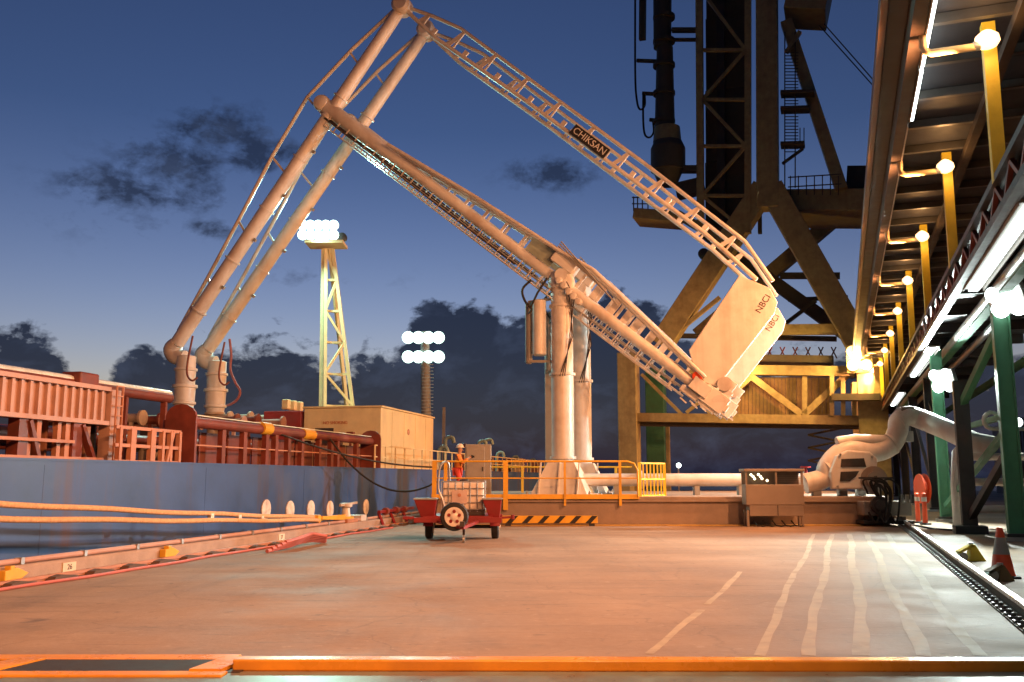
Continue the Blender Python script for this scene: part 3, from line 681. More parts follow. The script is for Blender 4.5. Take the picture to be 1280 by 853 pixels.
# outboard pipe, its stay and the coupler
pO0, pO1 = ap(503, 8), ap(221, 430)
od = (pO1 - pO0).normalized(); on_ = a_n.cross(od); on_ = on_ if on_.z < 0 else -on_
MB().tube([pO0, pO0.lerp(pO1, .32), pO1], [.26, .30, .31], 20).build('outboard_pipe', M_white, arm)
for t in (.27, .33, .45, .6, .75, .9): q = pO0.lerp(pO1, t); MB().lathe(q, od, [(0, .3), (0, .37), (.07, .37), (.07, .3)], 20).build('pipe_flange', M_white, arm)
for t in (.42, .55, .68, .82): q = pO0.lerp(pO1, t); MB().box(q + on_ * .4 + a_n * .05, (.14, .12, .12), (od, a_n, on_)).build('pipe_bracket', M_grey, arm)
st = [(497, 9), (440, 62), (384, 122), (340, 196), (298, 276), (260, 347), (223, 414)]
spts = aline(st)
MB().tube(spts, .085, 10).build('stay_pipe', M_white, arm)
for x, y in ((384, 122), (340, 196), (298, 276), (260, 347), (437, 65)):
    P = ap(x, y); q = pO0 + od * (P - pO0).dot(od); q = q.lerp(P, 0) + od * .35; MB().bar(P, q, .09).build('stay_tie', M_white, arm)
cpx = 233
ct = ap(cpx, 446); cb_ = ap(cpx, 512)
MB().tube(smooth([pO1, ap(214, 437), ap(219, 446), ap(231, 448)]), .34, 18).build('swivel_elbow', M_white, arm)
H = (ct - cb_).z
prof = [(0, .40), (H * .08, .42), (H * .10, .50), (H * .14, .50), (H * .15, .44), (H * .40, .46), (H * .41, .54), (H * .46, .54), (H * .47, .42), (H * .72, .44), (H * .73, .5), (H * .77, .5), (H * .78, .42), (H * 1.0, .42), (H * 1.02, .3)]
MB().lathe(V((ct.x, ct.y, cb_.z)), Z, prof, 22).build('coupler', M_white, arm)
MB().tube(smooth([ap(241, 420, .6), ap(235, 450, .6), ap(234, 468, .6), ap(240, 476, .62), ap(247, 472, .5)]), .045, 8).build('control_hose', M_dred, arm)
# upper balancing link
lu = aline([(502, 7), (540, 20), (576, 36), (672, 107), (806, 205), (931, 302), (966, 352)])
ll = aline([(503, 9), (545, 48), (658, 127), (769, 209), (880, 291), (946, 350)])
MB().tube([p - a_n * .0 for p in lu], .085, 10).build('link_upper_chord', M_white, arm)
MB().tube(ll, .095, 10).build('link_lower_chord', M_white, arm)
ld = (lu[5] - lu[2]).normalized(); ln_ = a_n.cross(ld); ln_ = ln_ if ln_.z > 0 else -ln_
def poly_at(pts, o, t):
    for i in range(len(pts) - 1):
        a, c = (pts[i] - o).dot(ld), (pts[i + 1] - o).dot(ld)
        if a <= t <= c: return pts[i].lerp(pts[i + 1], (t - a) / (c - a))
t = 1.4; k = 0
LL = (lu[5] - lu[0]).dot(ld)
while t < LL + .2:
    u_, l1, l2 = poly_at(lu, lu[0], t), poly_at(ll, lu[0], t - .25), poly_at(ll, lu[0], t + .05)
    if u_ and l1 and l2:
        if k % 2 == 0: MB().bar(u_, l1, .16, .05, up=a_n).bar(u_, l1 + ld * .28, .07, .07, up=a_n).build('link_frame', M_white, arm)
        else: MB().bar(l1 - ln_ * .05, l1 + ln_ * .3, .2, .1, up=a_n).build('link_bracket', M_white, arm)
    t += .92; k += 1
MB().lathe(pO0 - a_n * .4, a_n, [(0, .3), (.1, .42), (.7, .42), (.8, .3)], 18).build('apex_sheave', M_white, arm)
# counterweight
cw = [(924, 344), (962, 360), (972, 378), (968, 392), (896, 484), (880, 478), (866, 456), (861, 438)]
thk = .55
ct_ = MB().prism([ap(x, y, thk / 2) for x, y in cw], -a_n * thk).build('counterweight', M_white, arm, bev=.03)
cax = (ap(950, 360) - ap(880, 468)).normalized(); cay = a_n.cross(cax) * -1
cay = cay if cay.z > 0 else -cay
cay = V(a_n).cross(cax)
text_mesh('weight_lettering', 'NBCI', .34, ap(954, 380, thk / 2 + .004), cax, a_n.cross(cax), M_text, ct_, .004)
# tail gear
for i, (x, y, sx, sy, sz_) in enumerate(((893, 500, 1.0, .9, .7), (876, 486, .8, 1.1, .5), (905, 494, .5, .6, .5), (902, 508, .5, .8, .3), (884, 508, .7, .7, .25), (862, 492, .8, .6, .25), (912, 486, .3, .5, .6))):
    MB().box(ap(x, y), (sx, sy, sz_), (bd, a_n, bn)).build('tail_bracket', M_white, arm, bev=.02)
for (x, y) in ((906, 480), (899, 503)): MB().tube([ap(x, y, -.45), ap(x, y, .45)], .28, 16).build('tail_pin', M_white, arm)
MB().lathe(ap(872, 471, .3), a_n, [(0, .12), (.03, .2), (.12, .2), (.15, .1)], 14).build('red_hub', M_orange, arm)
for k in range(5): MB().bar(ap(850 + 12 * k, 497 + 4 * k, .3), ap(858 + 12 * k, 504 + 4 * k, .3), .06).build('tail_rung', M_white, arm)
# cylinders hung beside the riser
cyl = ap(674, 375, .1); cyl2 = ap(674, 445, .1)
MB().lathe(V((cyl.x, cyl.y, cyl2.z)), Z, [(0, .2), (.05, .28), (cyl.z - cyl2.z - .05, .28), (cyl.z - cyl2.z, .2)], 18).build('accumulator', M_white, arm)
c1, c2 = ap(661, 380, -.1), ap(661, 455, -.1)
MB().lathe(V((c1.x, c1.y, c2.z)), Z, [(0, .1), (.05, .15), (c1.z - c2.z, .15)], 12).build('accumulator', M_grey, arm)
MB().bar(ap(660, 452), ap(704, 452), .1).build('bracket', M_grey, arm); MB().bar(ap(660, 378), ap(704, 372), .1).build('bracket', M_grey, arm)
MB().tube(smooth([ap(664, 350, .4), ap(653, 362, .45), ap(656, 376, .45), ap(664, 386, .4), ap(662, 392, .4)]), .05, 8).build('hose_loop', M_black, arm)
MB().tube([ap(684, 348, .4), ap(672, 366, .45), ap(663, 385, .4)], .045, 8).build('hose_loop', M_black, arm)
for (x, y) in ((706, 358), (712, 366), (718, 372), (700, 352), (724, 378)): MB().lathe(ap(x, y, .4), a_n, [(0, .14), (.3, .14), (.32, .08)], 10).build('turret_fitting', M_white, arm)
for k in range(3): MB().tube([ap(700 + 4 * k, 352, .5), ap(712 + 3 * k, 372, .55), ap(716 - 2 * k, 420, .5), ap(700 + 3 * k, 470, .5)], .02, 6).build('cable', M_dsteel, arm)
# far arm is a twin beside it
G = RF.u * 2.75
arm2 = copy_tree(arm); arm2.location = AC + G; SLEW = R(2.6); arm2.rotation_euler = (0, 0, SLEW)   # slewed a little towards its flange
for c_ in arm2.children:
    if c_.name.startswith('counterweight'): c_.location = (.17, 0, -.24)
arm2['label'] = 'twin white loading arm without name plate, beside the near one'
# name plate on the near link
t = (ap(737, 175) - lu[0]).dot(ld); pc = ap(737, 177, .14)
plate = MB().box(pc, (1.85, .05, .46), (ld, a_n, ln_)).build('name_plate', M_black, arm)
text_mesh('plate_text', 'CHIKSAN', .40, pc + a_n * .03, ld, ln_, M_textw, plate, .004)
# vent pole on the platform
P = atY(686, 600, YC + 3.5); tp = MB().bar((P.x, P.y, PZ), (P.x, P.y, atY(686, 430, YC + 3.5).z), .28).box((P.x, P.y, PZ + .1), (.5, .5, .2))
tag(tp.build('support_pole', M_grey), 'thin grey pole standing behind the white risers', 'pole')
# loose hose from the far coupler
hp = [onp(x, y, AC + G, a_n) for x, y in ((287, 424), (289, 444), (288, 462), (294, 478), (300, 489), (296, 500), (284, 507), (268, 508))]
tag(MB().tube(smooth(hp), .06, 8).build('dangling_hose', mat('purple_hose', (.30, .10, .12), .6)), 'dull red hose looping beside the right coupler above the ship', 'hose')
# ship manifold under the couplers
for P in (V((ct.x, ct.y, 0)), AC + G + Matrix.Rotation(SLEW, 3, 'Z') @ (V((ct.x, ct.y, AC.z)) - AC)):
    MB().lathe(V((P.x, P.y, DZ)), Z, [(0, .5), (.1, .5), (.12, .32), (cb_.z - DZ - .1, .32), (cb_.z - DZ - .1, .46), (cb_.z - DZ, .46)], 18).build('manifold_riser', M_pipegrey, ship)
for k, px in enumerate((172, 196, 246, 283, 292, 300, 309, 318, 350, 360)):
    l = (V((ct.x, ct.y, 0))).dot(SF.r) + 1.2 + (k % 3) * .5; d = sdx(px, l); z = sz(px, 522 + (k % 3) * 3, l)
    MB().tube([SF.P(l - 5, d, z), SF.P(l, d, z)], .17, 12).lathe(SF.P(l, d, z), SF.r, [(0, .17), (0, .3), (.1, .3), (.1, .1)], 14).bar(SF.P(l - .4, d, DZ), SF.P(l - .4, d, z), .14).build('manifold_pipe', (M_pipegrey, M_dred, M_pinkrib)[k % 3], ship)

# ================================================================ WHITE TRANSFER PIPE
tpz = atY(860, 600, YC + .4).z
b = MB(); ye = YC + .2
pts = [(AC.x + .3, ye, tpz), (atY(930, 600, ye).x, ye, tpz), (atY(1012, 604, ye).x, ye, tpz)]
tpipe = thing('transfer_pipe', (pts[1][0], ye, PZ), 'long white horizontal pipe running along the platform', 'pipe')
MB().tube(pts, .25, 18).build('pipe', M_white, tpipe)
for px in (770, 870, 925): x = atY(px, 600, ye).x; MB().box((x, ye, (PZ + tpz) / 2 - .12), (.2, .4, tpz - PZ - .2)).build('saddle', M_grey, tpipe)
for px in (800, 1005): x = atY(px, 600, ye).x; MB().lathe((x, ye, tpz), (1, 0, 0), [(0, .25), (0, .36), (.09, .36), (.09, .25)], 18).build('flange', M_white, tpipe)
MB().lathe((atY(1005, 607, ye).x, ye - .3, tpz + .1), Z, [(0, .06), (.35, .06), (.37, .2), (.42, .2)], 12).build('valve_handle', M_red, tpipe)
# pipe bridge assembly
pb = thing('pipe_assembly', atY(1090, 640, YF + 1), 'thick white pipework arching from the platform to the trestle', 'pipework')
def pp(px, py, Y=None): return atY(px, py, Y if Y else YF + 1)
MB().tube(smooth([pp(1006, 605), pp(1030, 598), pp(1034, 585), pp(1046, 570), pp(1062, 562), pp(1090, 566), pp(1112, 558), pp(1122, 540), pp(1124, 527), pp(1136, 520), pp(1150, 524), pp(1180, 536, YF), pp(1214, 552, YF - 1)]), .37, 18).build('main_pipe', M_white, pb)
MB().tube([pp(1046, 553), pp(1070, 549), pp(1108, 551)], .2, 14).build('upper_pipe', M_white, pb)
yk = YF + .42
MB().prism([pp(x, y, yk) for x, y in ((1040, 612), (1038, 590), (1046, 570), (1060, 563), (1088, 565), (1098, 574), (1096, 590), (1086, 600), (1084, 612))], (0, .3, 0)).build('yoke', M_white, pb, bev=.06)
MB().prism([pp(x, y, yk - .02) for x, y in ((1051, 584), (1052, 574), (1080, 573), (1083, 584))], (0, .05, 0)).build('yoke_window', M_dsteel, pb)
MB().prism([pp(x, y, yk - .02) for x, y in ((1050, 602), (1051, 590), (1074, 589), (1070, 596), (1062, 602))], (0, .05, 0)).build('yoke_window', M_dsteel, pb)
for (x, y) in ((1047, 608), (1079, 608), (1090, 571), (1050, 568)): MB().lathe(pp(x, y, yk), (0, -1, 0), [(0, .05), (.04, .05), (.05, .02)], 6).build('yoke_bolt', M_galv, pb)
MB().lathe(pp(1090, 600, YF + .6), (0, -1, 0), [(0, .5), (.2, .5), (.22, .3), (.3, .3)], 20).build('valve_body', M_beige, pb)
for (x, y) in ((1124, 530), (1114, 556), (1034, 588), (1150, 526)):
    P = pp(x, y); MB().lathe(P - V((.05, 0, 0)), (1, .1, .5), [(0, .3), (0, .42), (.1, .42), (.1, .3)], 18).build('flange', M_white, pb)
MB().box(pp(1132, 514), (.5, .5, .3)).build('top_fitting', M_beige, pb, bev=.03)
MB().box(pp(1134, 546), (.35, .35, .4)).build('relief_valve', M_galv, pb, bev=.03)
q = gnd(1203, 657); MB().tube([pp(1205, 556, q.y), pp(1196, 566, q.y), V((q.x - .15, q.y, 1.4)), V((q.x - .15, q.y, 0))], .17, 14).build('drop_leg', M_white, pb)
MB().tube([pp(1205, 550, YF - 1), pp(1240, 560, YF - 1.5)], [.34, .42], 16).build('reducer', M_white, pb)
for (x, y, r) in ((1020, 606, .2), (1052, 604, .15), (1075, 603, .2)): P = pp(x, y); MB().bar(V((P.x, P.y, PZ)), P, .3).build('pipe_stand', M_grey, pb)
# pump skid with black hoses at the platform end
sk = thing('pump_skid', gnd(1105, 660), 'grey pump skid draped with black hoses at the platform end', 'pump')
ys = YF - .55; x0, x1 = atY(1078, 640, ys).x, atY(1138, 640, ys).x
MB().box(((x0 + x1) / 2, ys + .2, .62), (x1 - x0, .7, .5)).build('housing', M_grey, sk, bev=.04)
MB().box(((x0 + x1) / 2, ys + .2, .14), (x1 - x0 + .1, .8, .12)).build('skid_base', M_dsteel, sk, bev=.02)
MB().lathe((x0 + .5, ys - .2, .75), (0, -1, 0), [(0, .3), (.12, .3), (.14, .18), (.2, .18)], 18).build('motor', M_dsteel, sk)
for k in range(4): MB().box((x0 + .25 + k * .4, ys + .2, .26), (.1, .5, .14)).build('skid_foot', M_dsteel, sk)
for k in range(7):
    a = rnd.uniform(.1, 1.3); w = rnd.uniform(.15, .4); zt_ = rnd.uniform(1.3, 1.75)
    MB().tube(smooth([(x0 + a - w * .3, ys - .2, zt_ - .5), (x0 + a - w, ys - .32, zt_ - .05), (x0 + a, ys - .36, zt_), (x0 + a + w, ys - .34, zt_ - .3), (x0 + a + w * .8, ys - .36, .6), (x0 + a + w * .2, ys - .4, .14), (x0 + a - w * .6, ys - .38, .5)]), .035, 8).build('hose', M_black, sk)
for k in range(3): MB().box((x1 - .35 + k * .18, ys - .2, .95), (.1, .12, .3)).build('gauge', (M_galv, M_beige, M_dsteel)[k], sk)
MB().bar((x0 + .5, ys - .1, .85), (x0 + .5, ys - .1, 1.75), .08).bar((x0 - .1, ys - .1, 1.68), (x0 + 1.2, ys - .1, 1.68), .06).build('hose_hanger', M_dsteel, sk)

# ================================================================ TRAILER, TOTE TANK
YT = gnd(575, 677).y
sT = F / YT * 1.0
def tx(px): return atY(px, 650, YT).x
trl = thing('tank_trailer', (tx(572), YT + 1.2, 0), 'small red two wheeled trailer with spare wheel, carrying a tote tank', 'trailer')
zdk = .62; xl, xr = tx(517), tx(627); xc = (xl + xr) / 2
b = MB().box((xc, YT + .08, zdk - .06), (xr - xl, .12, .14)).box((xc, YT + 2.4, zdk - .06), (xr - xl, .12, .14))
for x in (xl + .42, xr - .42): b.box((x, YT + 1.24, zdk - .06), (.12, 2.2, .12))
b.build('chassis', M_red, trl, bev=.01)
MB().box((xc, YT + 1.24, zdk + .03), (xr - xl - .5, 2.4, .04)).build('deck', M_red, trl)
for px0, px1 in ((517, 545), (603, 627)):
    a, c = tx(px0), tx(px1); zt_ = atY(530, 625, YT).z
    bb = MB(); m_ = .06
    bb.add([(a, YT, zt_), (c, YT, zt_), (c - m_, YT + .12, zdk), (a + m_ * 3, YT + .12, zdk), (a, YT + .75, zt_), (c, YT + .75, zt_), (c - m_, YT + .7, zdk), (a + m_ * 3, YT + .7, zdk)], [(0, 1, 2, 3), (5, 4, 7, 6), (4, 0, 3, 7), (1, 5, 6, 2), (0, 4, 5, 1), (3, 2, 6, 7)])
    lk = bb.build('side_box', M_red, trl, bev=.015)
    MB().box(((a + c) / 2, YT + .375, zt_ + .02), (c - a + .04, .8, .035)).build('box_lid', M_grey, lk)
for px in (532, 618):
    x = tx(px); wl = MB().lathe((x - .11, YT + 1.2, .33), (1, 0, 0), [(0, .2), (.01, .3), (.04, .33), (.18, .33), (.21, .3), (.22, .2)], 26).build('wheel', M_black, trl)
    MB().lathe((x + .1, YT + 1.2, .33), (1, 0, 0), [(0, .19), (.02, .18), (.02, .06), (.05, .05)], 20).build('rim', M_white, wl)
    b = MB(); pts = []
    for k in range(9):
        an = math.pi * k / 8; pts.append((YT + 1.2 - .42 * math.cos(an), .36 + .4 * math.sin(an) * .75))
    for k in range(8):
        (ya1, za1), (yb1, zb1) = pts[k], pts[k + 1]
        b.add([(x - .14, ya1, za1), (x + .14, ya1, za1), (x + .14, yb1, zb1), (x - .14, yb1, zb1), (x - .14, ya1, za1 + .02), (x + .14, ya1, za1 + .02), (x + .14, yb1, zb1 + .02), (x - .14, yb1, zb1 + .02)], [(0, 1, 2, 3), (7, 6, 5, 4), (0, 4, 5, 1), (2, 6, 7, 3), (0, 3, 7, 4), (1, 5, 6, 2)])
    b.build('mudguard', M_red, trl)
MB().tube([(tx(532), YT + 1.2, .33), (tx(618), YT + 1.2, .33)], .05, 10).build('axle', M_dsteel, trl)
sp = atY(568, 646, YT - .8)
sw = MB().lathe(sp, (0, -1, 0), [(-.11, .24), (-.1, .34), (-.06, .37), (.06, .37), (.1, .34), (.11, .24)], 28).build('spare_wheel', M_black, trl)
MB().lathe(sp - V((0, .112, 0)), (0, -1, 0), [(0, .24), (.03, .25), (.035, .2), (.01, .12), (.045, .07), (.05, .03)], 24).build('rim', M_tank, sw)
for k in range(5):
    an = 2 * math.pi * k / 5 + .3; q = sp + V((math.cos(an) * .14, -.145, math.sin(an) * .14)); MB().lathe(q, (0, -1, 0), [(0, .045), (.012, .045)], 10).build('rim_hole', M_red, sw)
x = tx(581)
b = MB().bar((xc - .55, YT + .1, zdk - .1), (x, YT - 1.15, zdk - .2), .08).bar((xc + .55, YT + .1, zdk - .1), (x, YT - 1.15, zdk - .2), .08); b.build('drawbar', M_red, trl)
MB().box((x, YT - 1.2, zdk - .1), (.12, .25, .12)).build('coupling', M_dsteel, trl)
q = gnd(581, 678); yj = YT - .45
MB().tube([(x, yj, .2), (x, yj, zdk + .25)], .035, 10).build('jockey_post', M_dsteel, trl)
MB().lathe((x - .03, yj, .09), (1, 0, 0), [(0, .09), (.06, .09)], 16).build('jockey_wheel', M_galv, trl); MB().bar((x, yj, .1), (x, yj, .3), .04).build('jockey_fork', M_galv, trl)
MB().bar((xr, YT + .1, zdk), (xr + .3, YT + .1, zdk + .02), .06).lathe((xr + .3, YT + .1, zdk - .04), Z, [(0, .05), (.12, .05)], 10).build('side_hitch', M_red, trl)
MB().bar((xl, YT + .1, zdk), (xl - .3, YT + .1, zdk), .08).build('side_hitch', M_red, trl)
# tote
ya_ = YT + .35; xa, xb = tx(550), tx(605); zt_ = atY(578, 602, ya_).z; z0_ = zdk + .05
ib = thing('tote_tank', ((xa + xb) / 2, ya_ + .5, z0_), 'milky plastic tote tank in a wire cage on the trailer', 'tank')
MB().box(((xa + xb) / 2, ya_ + .5, z0_ + .07), (xb - xa, 1.0, .12)).build('pallet', M_dsteel, ib)
MB().box(((xa + xb) / 2, ya_ + .5, (z0_ + .13 + zt_) / 2), (xb - xa - .06, .94, zt_ - z0_ - .13)).build('container', M_tank, ib, bev=.06)
for k in range(7):
    x = xa + (xb - xa) * k / 6
    for y in (ya_, ya_ + 1.0): MB().tube([(x, y, z0_ + .1), (x, y, zt_)], .014, 6).build('cage_bar', M_galv, ib)
for k in range(5):
    z = z0_ + .16 + (zt_ - z0_ - .16) * k / 4
    MB().tube([(xa, ya_, z), (xb, ya_, z), (xb, ya_ + 1, z), (xa, ya_ + 1, z), (xa, ya_, z)], .014, 6).build('cage_hoop', M_galv, ib)
MB().box((xa + .5, ya_ - .02, z0_ + .5), (.42, .01, .36)).build('label_plate', mat('tote_label', (.55, .42, .38), .6), ib)
MB().lathe((xa + .5, ya_ - .025, z0_ + .55), (0, -1, 0), [(0, .05), (.01, .05), (.012, .02)], 12).build('cap', M_ored, ib)
MB().lathe(((xa + xb) / 2, ya_ + .5, zt_), Z, [(0, .12), (.05, .12), (.06, .1)], 16).build('lid', M_black, ib)
hs = [(xa + .02, ya_ - .1, zt_ + .45), (xa - .08, ya_ - .12, zt_ + .3), (xa - .1, ya_ - .12, zt_ - .1), (xa + .02, ya_ - .14, zt_ - .4), (xa + .12, ya_ - .14, z0_ + .15)]
hs = [(xa + .22, ya_ + .1, zt_ + .02), (xa + .18, ya_, zt_ + .5), (xa + .02, ya_ - .08, zt_ + .48), (xa - .06, ya_ - .1, zt_ + .25), (xa - .07, ya_ - .1, zt_ - .2), (xa + .05, ya_ - .12, zt_ - .5), (xa + .12, ya_ - .12, z0_ + .1)]
MB().tube(smooth(hs), .03, 8).build('filler_hose', M_galv, ib)

# ================================================================ PERSON on the platform
def skin_obj(name, verts, edges, rad, m, parent, root=0, levels=2):
    me = bpy.data.meshes.new(name); me.from_pydata([tuple(v) for v in verts], edges, []); me.materials.append(m)
    o = bpy.data.objects.new(name, me); COL.objects.link(o); o.parent = parent
    md = o.modifiers.new('skin', 'SKIN'); md.use_smooth_shade = True
    for i, r in enumerate(rad):
        sv = me.skin_vertices[0].data[i]; sv.radius = (r, r) if not isinstance(r, tuple) else r; sv.use_root = (i == root)
    sb = o.modifiers.new('sub', 'SUBSURF'); sb.levels = levels; sb.render_levels = levels
    return o
pp_ = atY(572, 600, YF + .55); pz = PZ
per = thing('person', (pp_.x, pp_.y, pz), 'person in white helmet, orange shirt and red trousers on the platform', 'person')
# local: faces +x; z up
J = dict(pel=(0, 0, .98), wst=(.0, 0, 1.12), chs=(.03, 0, 1.36), nck=(.05, 0, 1.53), hd0=(.07, 0, 1.60), hd1=(.09, 0, 1.70), hd2=(.08, 0, 1.80),
         shL=(.02, .19, 1.45), elL=(.16, .24, 1.22), wrL=(.38, .13, 1.36), hnL=(.45, .09, 1.42), shR=(.02, -.19, 1.45), elR=(.17, -.26, 1.20), wrR=(.38, -.13, 1.36), hnR=(.45, -.08, 1.42),
         hpL=(0, .10, .92), knL=(.05, .12, .52), anL=(-.03, .12, .09), toL=(.16, .13, .04), hpR=(-.01, -.10, .92), knR=(.10, -.12, .52), anR=(.06, -.12, .09), toR=(.25, -.13, .04))
def sk_sub(names, edges, rad, name, m, root=0):
    ix = {n_: i for i, n_ in enumerate(names)}
    return skin_obj(name, [J[n_] for n_ in names], [(ix[a], ix[c]) for a, c in edges], rad, m, per, root)
nm = ['pel', 'wst', 'chs', 'nck', 'hd0', 'hd1', 'hd2', 'shL', 'elL', 'wrL', 'hnL', 'shR', 'elR', 'wrR', 'hnR', 'hpL', 'knL', 'anL', 'toL', 'hpR', 'knR', 'anR', 'toR']
ed = [('pel', 'wst'), ('wst', 'chs'), ('chs', 'nck'), ('nck', 'hd0'), ('hd0', 'hd1'), ('hd1', 'hd2'), ('chs', 'shL'), ('shL', 'elL'), ('elL', 'wrL'), ('wrL', 'hnL'), ('chs', 'shR'), ('shR', 'elR'), ('elR', 'wrR'), ('wrR', 'hnR'),
      ('pel', 'hpL'), ('hpL', 'knL'), ('knL', 'anL'), ('anL', 'toL'), ('pel', 'hpR'), ('hpR', 'knR'), ('knR', 'anR'), ('anR', 'toR')]
sk_sub(nm, ed, [.13, .13, .14, .06, .07, .10, .09, .07, .05, .035, .045, .07, .05, .035, .045, .09, .065, .045, .04, .09, .065, .045, .04], 'body', M_skin)
sk_sub(['wst', 'chs', 'nck', 'shL', 'elL', 'wrL', 'shR', 'elR', 'wrR', 'pel'], [('pel', 'wst'), ('wst', 'chs'), ('chs', 'nck'), ('chs', 'shL'), ('shL', 'elL'), ('elL', 'wrL'), ('chs', 'shR'), ('shR', 'elR'), ('elR', 'wrR')], [.165, .18, .075, .095, .075, .055, .095, .075, .055, .165], 'shirt', M_shirt)
sk_sub(['pel', 'hpL', 'knL', 'anL', 'hpR', 'knR', 'anR'], [('pel', 'hpL'), ('hpL', 'knL'), ('knL', 'anL'), ('pel', 'hpR'), ('hpR', 'knR'), ('knR', 'anR')], [.17, .125, .095, .075, .125, .095, .075], 'trousers', M_trous)
b = MB(); hc = V((pp_.x + .08, pp_.y, pz + 1.76)); b.lathe(hc, Z, [(0, .17), (.02, .175), (.025, .135), (.09, .125), (.14, .08), (.16, .02)], 20); b.build('helmet', M_helm, per)
for sy in (-.035, .035): MB().lathe(V((pp_.x + .175, pp_.y + sy, pz + 1.70)), (1, 0, 0), [(0, .013), (.012, .011)], 8).build('eye', M_black, per)
MB().prism([V((pp_.x + .18, pp_.y - .015, pz + 1.69)), V((pp_.x + .18, pp_.y + .015, pz + 1.69)), V((pp_.x + .215, pp_.y, pz + 1.655)), ], (0, 0, -.012)).build('nose', M_skin, per)
for side in (1, -1):
    hn = V(J['hnL'] if side > 0 else J['hnR']) + V((pp_.x, pp_.y, pz))
    for k in range(4):
        z = .02 - k * .018; MB().tube([hn + V((.02, 0, z)), hn + V((.06, -.02 * side, z + .005)), hn + V((.075, -.06 * side, z))], .009, 6).build('finger', M_skin, per)
    MB().tube([hn + V((0, -.02 * side, .02)), hn + V((.02, -.05 * side, .05)), hn + V((.05, -.06 * side, .05))], .01, 6).build('thumb', M_skin, per)
dv = V((pp_.x + .53, pp_.y, pz + 1.44)); tag(MB().box(dv, (.06, .16, .11)).lathe(dv + V((.03, 0, 0)), (1, 0, 0), [(0, .04), (.05, .04), (.055, .03)], 14).build('handheld_device', M_black, bev=.01), 'small black device held up in the hands of the person', 'device')

# ================================================================ MOORING, HOSES ON THE LEFT
hk = SF.atl(432, 655, KL - .1); hk.z = .28
mh = thing('mooring_hook', hk, 'yellow quick release mooring hook on the kerb holding two ropes', 'mooring hook')
MB().box(hk + Z * .06, (.5, .9, .12), AX(SF)).build('base_plate', M_ored, mh, bev=.02)
MB().bar(hk + Z * .2 + SF.u * .3, hk + Z * .2 - SF.u * 2.6, .09, .12).build('hook_arm', M_yellow, mh)
MB().bar(hk + Z * .12 + SF.u * .3 + SF.r * .12, hk + Z * .24 - SF.u * 2.2 + SF.r * .12, .07, .1).build('hook_arm', M_yellow, mh)
q = hk - SF.u * 2.4 + Z * .22; MB().lathe(q - SF.r * .15, SF.r, [(0, .12), (.3, .12)], 12).build('hook_pin', M_yellow, mh)
MB().lathe(hk + Z * .1, Z, [(0, .16), (.35, .12), (.4, .2), (.5, .2), (.52, .1)], 14).build('capstan', M_white, mh)
MB().bar(hk + Z * .55 - SF.u * .5, hk + Z * .6 + SF.u * .9, .07).build('release_lever', M_pipegrey, mh)
MB().box(hk + SF.u * 1.1 + Z * .1, (.4, .5, .2), AX(SF)).build('junction_box', M_white, mh, bev=.02)
ropes = []
for (py0, py1, lab, dl) in ((617, 650, 'thick orange mooring rope, the upper of the pair, hung with tags', 0), (636, 656, 'thick orange mooring rope, the lower of the pair', .12)):
    Pa = SF.atl(-10, py0, KL - .35 + dl); Pm = SF.atl(210, (636 if dl == 0 else 647), KL - .3 + dl); Pb = hk - SF.u * 2.4 + Z * (.26 if dl == 0 else .18) + SF.r * dl
    dirv = (Pa - Pb); Pa2 = Pb + dirv * 2.2
    pts = []
    for k in range(33):
        t = k / 32; P = Pa2.lerp(Pb, t); P.z -= .16 * math.sin(math.pi * t) - .012 * math.sin(t * 41); pts.append(P)
    r_ = tag(MB().tube(pts, .055, 10).build('mooring_rope', M_rope), lab, 'rope'); ropes.append(pts)
for i, px in enumerate((265, 300, 328)):
    P = min(ropes[0], key=lambda p: abs((640 + F * p.x / max(p.y, .1)) - px)); P = SF.atl(px, HZ, P.dot(SF.r)); zz = None
    for a, c in zip(ropes[0], ropes[0][1:]):
        if (a.dot(SF.u) - P.dot(SF.u)) * (c.dot(SF.u) - P.dot(SF.u)) <= 0:
            t = (P.dot(SF.u) - a.dot(SF.u)) / (c.dot(SF.u) - a.dot(SF.u)); zz = a.lerp(c, t)
    if zz: tag(MB().box(zz - Z * .08 + SF.r * .05, (.02, .14, .16), AX(SF)).lathe(zz - Z * .06, SF.u, [(-.02, .07), (.02, .07)], 10).build('rope_tag', M_tank, bev=.004), 'small pale tag hanging on the upper mooring rope', 'tag', 'tags on the mooring rope')
# flat red fire hose along the kerb
hp = []
for k in range(80):
    d = 4 + k * .33; hp.append(SF.P(KL + .78 + .05 * math.sin(d * .9) + .03 * math.sin(d * 2.3), d, .03))
tag(MB().tube(hp, .027, 8).build('fire_hose', M_hose), 'thin red fire hose lying along the quay kerb', 'hose')
P0 = gnd(378, 684); b = MB()
for k in range(5):
    o = SF.r * (.04 * k) + Z * (.045 + .05 * k * (.8)); b.tube([P0 + o - SF.u * 1.9 * (1 - .08 * k) + Z * -.0, P0 + o - SF.u * .9 + SF.r * .1 + Z * .05, P0 + o + SF.u * .3 - SF.r * .05 + Z * .1, P0 + o + SF.u * 1.4 * (1 - .06 * k)], .045, 8)
tag(b.build('hose_heap', M_hose), 'heap of folded pinkish red hose by the kerb rail', 'hose')
sd = thing('hose_saddle', gnd(490, 665), 'dark red steel hose saddle on the kerb left of the trailer', 'stand')
q = SF.atl(490, 655, KL + .1); q.z = .28
for s_ in (-1.2, 0, 1.4): MB().bar(q + SF.u * s_ + Z * .22 - SF.r * .1, q + SF.u * (s_ - .5) - Z * .26 + SF.r * .3, .08).build('leg', M_red, sd)
MB().bar(q - SF.u * 1.4 + Z * .24, q + SF.u * 2.4 + Z * .26, .1).build('top_bar', M_red, sd)
